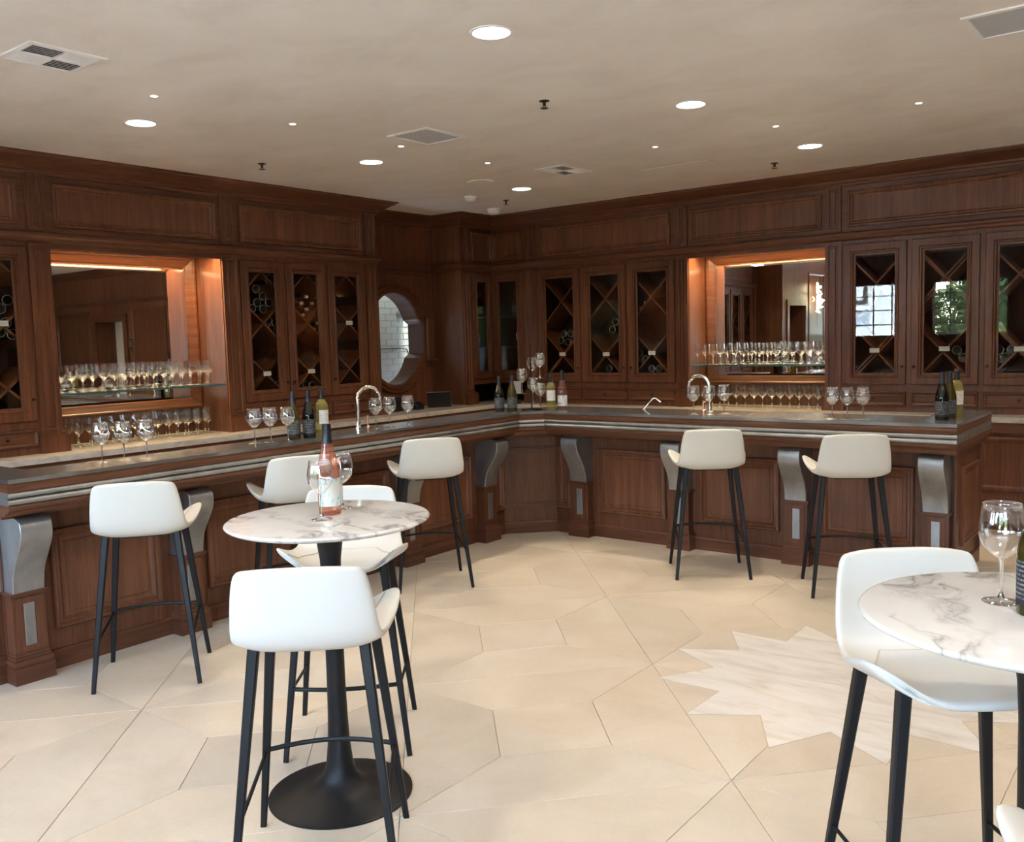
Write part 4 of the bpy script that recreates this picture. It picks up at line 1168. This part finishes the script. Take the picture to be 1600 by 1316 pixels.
def vent(x0, x1, y0, y1, label, mode):
    r = empty('air_vent', ((x0+x1)/2,(y0+y1)/2,CZ), label, 'vent')
    t = .032
    b = MB(); rings = [[(x0+i,y0+i,z),(x1-i,y0+i,z),(x1-i,y1-i,z),(x0+i,y1-i,z)] for i, z in ((0,CZ+.001),(.004,CZ-.006),(t-.004,CZ-.008),(t,CZ-.004),(t,CZ+.02))]
    b.loft(rings, True); b.build('frame', M_WHITE, r)
    if mode == 'filter':
        MB().box(x0+t,x1-t,y0+t,y1-t,CZ-.003,CZ-.001).build('filter_mesh', M_FILTER, r); return
    MB().box(x0+t,x1-t,y0+t,y1-t,CZ-.0005,CZ-.0001).build('duct_shade', M_DUCT_SHADE, r)  # flat dark sheet painted as the shade behind the slats
    xm, ym = (x0+x1)/2, (y0+y1)/2
    # four quadrants of slats
    quads = [((x0+t,xm-.004),(y0+t,ym-.004),0),((xm+.004,x1-t),(y0+t,ym-.004),1),((x0+t,xm-.004),(ym+.004,y1-t),1),((xm+.004,x1-t),(ym+.004,y1-t),0)]
    for (a0,a1),(b0,b1),d in quads:
        for k in range(6):
            b = MB()
            if d == 0:
                yy = b0+(b1-b0)*(k+.5)/6; h = (b1-b0)/6*.42
                b.add([(a0,yy-h,CZ-.001),(a1,yy-h,CZ-.001),(a1,yy+h,CZ-.009),(a0,yy+h,CZ-.009),(a0,yy-h+.002,CZ-.0008),(a1,yy-h+.002,CZ-.0008),(a1,yy+h+.002,CZ-.008),(a0,yy+h+.002,CZ-.008)],[(0,1,2,3),(4,7,6,5),(0,4,5,1),(1,5,6,2),(2,6,7,3),(3,7,4,0)])
            else:
                xx = a0+(a1-a0)*(k+.5)/6; h = (a1-a0)/6*.42
                b.add([(xx-h,b0,CZ-.001),(xx-h,b1,CZ-.001),(xx+h,b1,CZ-.009),(xx+h,b0,CZ-.009),(xx-h+.002,b0,CZ-.0008),(xx-h+.002,b1,CZ-.0008),(xx+h+.002,b1,CZ-.008),(xx+h+.002,b0,CZ-.008)],[(0,1,2,3),(4,7,6,5),(0,4,5,1),(1,5,6,2),(2,6,7,3),(3,7,4,0)])
            b.build('slat', M_WHITE, r)
    b = MB(); b.box(xm-.004,xm+.004,y0+t,y1-t,CZ-.009,CZ-.001); b.box(x0+t,x1-t,ym-.004,ym+.004,CZ-.009,CZ-.001); b.build('divider', M_WHITE, r)
vent(-4.62,-4.27,2.04,2.41,'white slatted ceiling vent over the bar end near the niche run','slat')
vent(-4.52,-4.15,4.51,4.92,'square ceiling return grille with grey mesh over the bar middle','filter')
vent(-4.55,-4.25,6.24,6.67,'white slatted ceiling vent above the bar corner','slat')
vent(-.99,-.64,4.67,5.09,'ceiling return grille with grey mesh cut by the picture edge','filter')
for x, y, n in [(-3.21,4.52,'in the middle of the ceiling'),(-5.88,4.51,'near the three-door cabinet'),(-2.99,7.5,'near the back wall mirror niche'),(-5.76,7.4,'near the corner smoke detectors')]:
    r = empty('fire_sprinkler', (x,y,CZ), 'small dark ceiling sprinkler head ' + n, 'sprinkler', 'ceiling sprinklers')
    b = MB(); b.lathe([(.032,CZ+.001),(.030,CZ-.004),(.010,CZ-.008),(.008,CZ-.03),(0,CZ-.03)], (x,y,0), 14); b.build('body', M_BRONZE, r, 40)
    b = MB(); b.lathe([(.0,CZ-.040),(.024,CZ-.042),(.024,CZ-.044),(0,CZ-.046)], (x,y,0), 12); b.tube([(x-.009,y,CZ-.028),(x-.012,y,CZ-.042)], .002, 5); b.tube([(x+.009,y,CZ-.028),(x+.012,y,CZ-.042)], .002, 5); b.build('deflector', M_BRONZE, r, 40)
b = MB(); b.lathe([(.115,CZ+.001),(.112,CZ-.006),(.095,CZ-.009),(0,CZ-.010)], (-5.24,6.37,0), 32); tag(b.build('ceiling_speaker', M_CEIL and plain('plaster white speaker', (.84,.81,.77), .6), None, 50), 'flat round plaster-coloured ceiling speaker above the bar corner', 'speaker')
for x, y, s, lab in ((-5.84,6.94,.8,'small white ceiling sensor nearer the viewer, before the corner'),(-6.22,7.78,1.0,'white domed smoke detector touching the corner crown')):
    r = empty('smoke_detector', (x,y,CZ), lab, 'detector')
    b = MB(); b.lathe([(.075*s,CZ+.001),(.075*s,CZ-.012),(.068*s,CZ-.016)], (x,y,0), 24); b.build('base', M_WHITE, r, 40)
    b = MB(); b.lathe([(.068*s,CZ-.016),(.066*s,CZ-.034),(.050*s,CZ-.050),(.0,CZ-.054)], (x,y,0), 24); b.build('dome', M_WHITE, r, 50)
ap = MB(); ap.box(-3.94,-3.33,6.94,7.30,CZ-.004,CZ+.0005); tag(ap.build('access_panel', M_CEIL), 'flush plaster access panel in the ceiling above the small tap', 'panel')

# ------------------------------------------------------------------ rest of the room (seen in the mirrors and in the glass)
# left wall beyond the cabinets, with a framed doorway and the crystal wall lamp
b = MB(); b.box(-7.5,-6.25,SY,.40,0,CZ); b.box(-7.5,-6.25,1.22,1.49,0,CZ); b.box(-7.5,-6.25,.40,1.22,2.12,CZ); b.build('wall_left_panelling', M_WP)['kind'] = 'structure'
MB().box(-7.5,-7.4,.40,1.22,0,2.12).build('door_1', M_WV)['kind'] = 'structure'
b = MB()
for (y0,y1,z0,z1) in ((.30,.40,0,2.12),(1.22,1.32,0,2.12),(.30,1.32,2.12,2.22)): b.box(-6.25,-6.22,y0,y1,z0,z1)
b.build('trim_3', M_WH)['kind'] = 'structure'
for y0, y1 in ((-1.75,-.75),(-.65,.2)):
    b = MB(frame((-6.25,0),(0,1),(1,0))); b.rects(y0,y1,.25,2.75,[(0,0),(0,.012),(.012,.02),(.03,.016),(.045,.003)]); b.build('trim_4', M_WV)['kind'] = 'structure'
r = empty('crystal_wall_lamp', (-6.24,-.06,2.25), 'bright crystal starburst wall lamp seen in the back wall mirror', 'lamp')
MB(frame((-6.25,0),(0,1),(1,0))).lathe([(0,0),(.06,0),(.05,.02),(.02,.04),(0,.04)], (-.06,0,2.25), 16, 'v').build('wall_plate', M_COPPER, r, 40)
for k in range(26):
    a = random.uniform(0,2*PI); L = random.uniform(.08,.16); zz = 2.02+.5*(k/25)+random.uniform(-.03,.03)
    c = Vector((-6.16,-.06,zz)); d = Vector((abs(math.cos(a))*.5+.1, math.sin(a), random.uniform(-.5,.8))).normalized()
    b = MB(); b.tube([c-d*.02, c+d*L*.4, c+d*L], [.012,.018,.002], 5); b.build('crystal', M_SCONCE, r)
MB().tube([(-6.16,-.06,1.70),(-6.16,-.06,2.68)], [.004,.006], 6).build('crystal_drop', M_CHROME, r)
# back wall beyond the cabinets: panelling, doorway, sign
b = MB(); b.box(-.84,.55,RY,8.86,0,CZ); b.box(1.45,EX,RY,8.86,0,CZ); b.box(.55,1.45,RY,8.86,2.15,CZ); b.build('wall_back_panelling', M_WP)['kind'] = 'structure'
b = MB(FR)
for (u0,u1,z0,z1) in ((.43,.55,0,2.15),(1.45,1.57,0,2.15),(.43,1.57,2.15,2.27)): b.box(u0,u1,0,.035,z0,z1)
b.build('trim_5', M_WH)['kind'] = 'structure'
MB(FR).box(.55,1.0,-.36,-.33,0,2.15).build('door_2', M_WV)['kind'] = 'structure'
MB(FR).box(1.0,1.45,-.36,-.33,0,2.15).build('door_3', M_PLAST)['kind'] = 'structure'
for u0, u1 in ((-.75,.30),(1.7,2.9)):
    b = MB(FR); b.rects(u0,u1,1.0,2.35,[(0,0),(0,.012),(.012,.02),(.03,.016),(.045,.003)]); b.build('trim_6', M_WV)['kind'] = 'structure'
r = empty('wall_sign', FR(.33,.03,1.75), 'small bronze notice plate beside the doorway, seen in the niche mirror', 'sign')
MB(FR).cbox(.26,.41,.024,.036,1.66,1.84,.003).build('plate', M_SIGN, r)
for k in range(3): MB(FR).box(.285,.385,.036,.038,1.78-.04*k,1.795-.04*k).build('raised_line', M_SIGNT, r)
# right wall of the room
we = MB().box(EX,EX+.15,SY-.2,9.0,0,CZ).build('wall_right', M_WP); tag(we, kind='structure')
FE = frame((EX,0),(0,1),(-1,0))
for k in range(5):
    b = MB(FE); b.rects(-1.6+k*1.95, .15+k*1.95, .3, 2.7, [(0,0),(0,.014),(.014,.022),(.035,.018),(.05,.003)]); b.build('trim_7', M_WV)['kind'] = 'structure'
# window wall
WINS = [(-6.15,-4.75),(-4.40,-3.00),(-2.65,-1.25),(-.90,.50),(.85,2.25)]
WZ0, WZ1 = 1.44, 2.56
SILL = [WZ0, WZ0, WZ0, WZ0, .10]  # last sill lowered: unseen tall glazing added to bring in daylight
b = MB(); xs = [-7.6] + [x for w_ in WINS for x in w_] + [EX+.2]
for k in range(0, len(xs), 2): b.box(xs[k], xs[k+1], SY-.2, SY, 0, CZ)
for (a, c), WZ0 in zip(WINS, SILL): b.box(a, c, SY-.2, SY, 0, WZ0); b.box(a, c, SY-.2, SY, WZ1, CZ)
wf = b.build('wall_front', M_WP); tag(wf, kind='structure')
for n, (a, c) in enumerate(WINS):
    WZ0 = SILL[n]
    b = MB(frame((0,SY),(1,0),(0,1))); b.rects(a,c,WZ0,WZ1,[(0,-.2),(0,.02),(.07,.02),(.07,-.2)], False, True)
    o = b.build(f'window_{n+1}', M_WV); tag(o, kind='structure')
    MB().box(a+.02,c-.02,SY-.112,SY-.108,WZ0+.02,WZ1-.02).build('window_pane', M_WPANE, o)
    for k in range(1,4):
        x = a+(c-a)*k/4; MB().box(x-.010,x+.010,SY-.118,SY-.102,WZ0,WZ1).build('glazing_bar', M_WFRAME, o)
        z = WZ0+(WZ1-WZ0)*k/4; MB().box(a,c,SY-.118,SY-.102,z-.010,z+.010).build('glazing_bar', M_WFRAME, o)
    ld = bpy.data.lights.new('window_portal', 'AREA'); ld.shape = 'RECTANGLE'; ld.size = c-a; ld.size_y = WZ1-WZ0
    ld.cycles.is_portal = True
    lo = bpy.data.objects.new('window_portal', ld); COL.objects.link(lo); lo.location = ((a+c)/2, SY-.22, (WZ0+WZ1)/2); lo.rotation_euler = (math.radians(90),0,0)
# outdoors
g = MB().box(-40,40,-45,SY-.2,-.3,-.05).build('ground', M_PAVE); tag(g, kind='structure')
bl = empty('building', (-10.5,-9,0), 'white stucco building with dark windows seen through the glass reflections', 'building')
b = MB(); b.box(-16,-6.6,-11.5,-8.2,-.05,7.5); b.box(-16.2,-6.4,-11.6,-8.05,7.5,7.8); b.build('wall', M_STUCCO, bl)
for k in range(4):
    x = -14.6+k*2.0
    for z in (2.3,5.0):
        f = MB(frame((0,-8.2),(1,0),(0,1))).rects(x,x+1.2,z,z+1.5,[(0,0),(0,.05),(.1,.05),(.1,-.02)], True).build('window', M_WFRAME, bl)
        MB(frame((0,-8.2),(1,0),(0,1))).box(x-.1,x+1.3,0,.14,z-.16,z-.04).build('window_sill', M_STUCCO, bl)
gw = empty('garden_wall', (-2,-6.2,0), 'low rubble stone garden wall outside the windows', 'wall')
MB().box(-6.4,6,-6.5,-5.98,-.05,1.32).build('core', M_GROUT, gw)
MB().cbox(-6.4,6,-6.56,-5.90,1.32,1.42,.015).build('coping', M_STUCCO, gw)
for rr in range(6):
    x = -6.4+random.uniform(0,.1)
    while x < 1.5:
        wd = random.uniform(.22,.5); z0 = -.03+rr*.225
        MB(frame((0,-5.98),(1,0),(0,1))).rects(x+.008,min(x+wd,6)-.008,z0+.008,z0+.217,[(0,-.02),(0,.0),(.03,.03+random.uniform(0,.03))]).build('stone', M_RUBBLE, gw); x += wd
leafmesh = None
def tree_(x, y, h, r, label, seed):
    rnd = random.Random(seed)
    root = empty('garden_tree', (x,y,0), label, 'tree', 'trees beyond the garden wall')
    MB().tube([(x,y,0),(x+.1,y,h*.35),(x-.1,y+.1,h*.6),(x+.05,y,h*.9)], [.16,.12,.09,.03], 8).build('trunk', M_BARK, root, 60)
    b = MB()
    for k in range(5):
        a = k*1.3; b.tube([(x,y,h*.4+.1*k),(x+r*.5*math.cos(a),y+r*.5*math.sin(a),h*.55+.15*k),(x+r*.85*math.cos(a),y+r*.85*math.sin(a),h*.7+.15*k)], [.06,.04,.015], 6)
    b.build('branches', M_BARK, root, 60)
    b = MB(); pts = []; fs = []
    for k in range(2600):
        d = Vector((rnd.gauss(0,1),rnd.gauss(0,1),rnd.gauss(0,1))).normalized()*rnd.uniform(.35,1)**.5
        lump = 1+.25*math.sin(d.x*6+seed)*math.sin(d.z*5)
        c = Vector((x+d.x*r*lump, y+d.y*r*lump, h*.68+d.z*h*.42*lump))
        s = rnd.uniform(.05,.11); u = Vector((rnd.gauss(0,1),rnd.gauss(0,1),rnd.gauss(0,.6))).normalized(); v = u.cross(Vector((rnd.gauss(0,1),rnd.gauss(0,1),1))).normalized()
        n = len(pts); pts += [tuple(c-u*s), tuple(c+v*s*.5), tuple(c+u*s), tuple(c-v*s*.5)]; fs.append((n,n+1,n+2,n+3))
    me = bpy.data.meshes.new('crown'); me.from_pydata([(p[0]-x,p[1]-y,p[2]) for p in pts], [], fs); me.materials.append(M_LEAF)
    o = bpy.data.objects.new('crown', me); COL.objects.link(o); o.parent = root; o['kind'] = 'stuff'
for k, (x,y,h,r) in enumerate([(-5.2,-8.6,2.7,.85),(-3.1,-8.3,2.9,.85),(-1.0,-8.7,2.8,.85),(1.1,-8.4,3.0,.85),(3.4,-8.7,2.9,.85),(-4.2,-11.3,3.3,.9),(0,-11.5,3.4,.9)]):
    tree_(x,y,h,r, ['leafy garden tree next to the white building','leafy garden tree, second from the white building','leafy garden tree in the middle of the garden row','leafy garden tree, fourth along the stone wall','leafy garden tree at the far end of the stone wall','tall leafy tree standing behind the front garden row near the building','tall leafy tree standing behind the middle of the garden row'][k], 11+k)

hd = empty('sky_screen_hedge', (0,-13.5,0), 'dense green hedge added behind the trees to block the bright sky', 'hedge')
MB().box(-6.2,14,-14.4,-13.6,-.05,3.9).build('inner_growth', M_LEAF, hd)  # added growth keeps bright sky from showing between the trees
rnd = random.Random(5); pts = []; fs = []
for k in range(5000):
    c = Vector((rnd.uniform(-6.4,14), -13.5+rnd.gauss(0,.12), rnd.uniform(0,4.1))); sz = rnd.uniform(.08,.2)
    u = Vector((rnd.gauss(0,1),rnd.gauss(0,.5),rnd.gauss(0,1))).normalized(); v = u.cross(Vector((rnd.gauss(0,.5),1,rnd.gauss(0,.5)))).normalized()
    n = len(pts); pts += [tuple(c-u*sz), tuple(c+v*sz*.5), tuple(c+u*sz), tuple(c-v*sz*.5)]; fs.append((n,n+1,n+2,n+3))
me = bpy.data.meshes.new('foliage'); me.from_pydata([(p[0],p[1]+13.5,p[2]) for p in pts], [], fs); me.materials.append(M_LEAF)
o = bpy.data.objects.new('foliage', me); COL.objects.link(o); o.parent = hd; o['kind'] = 'stuff'
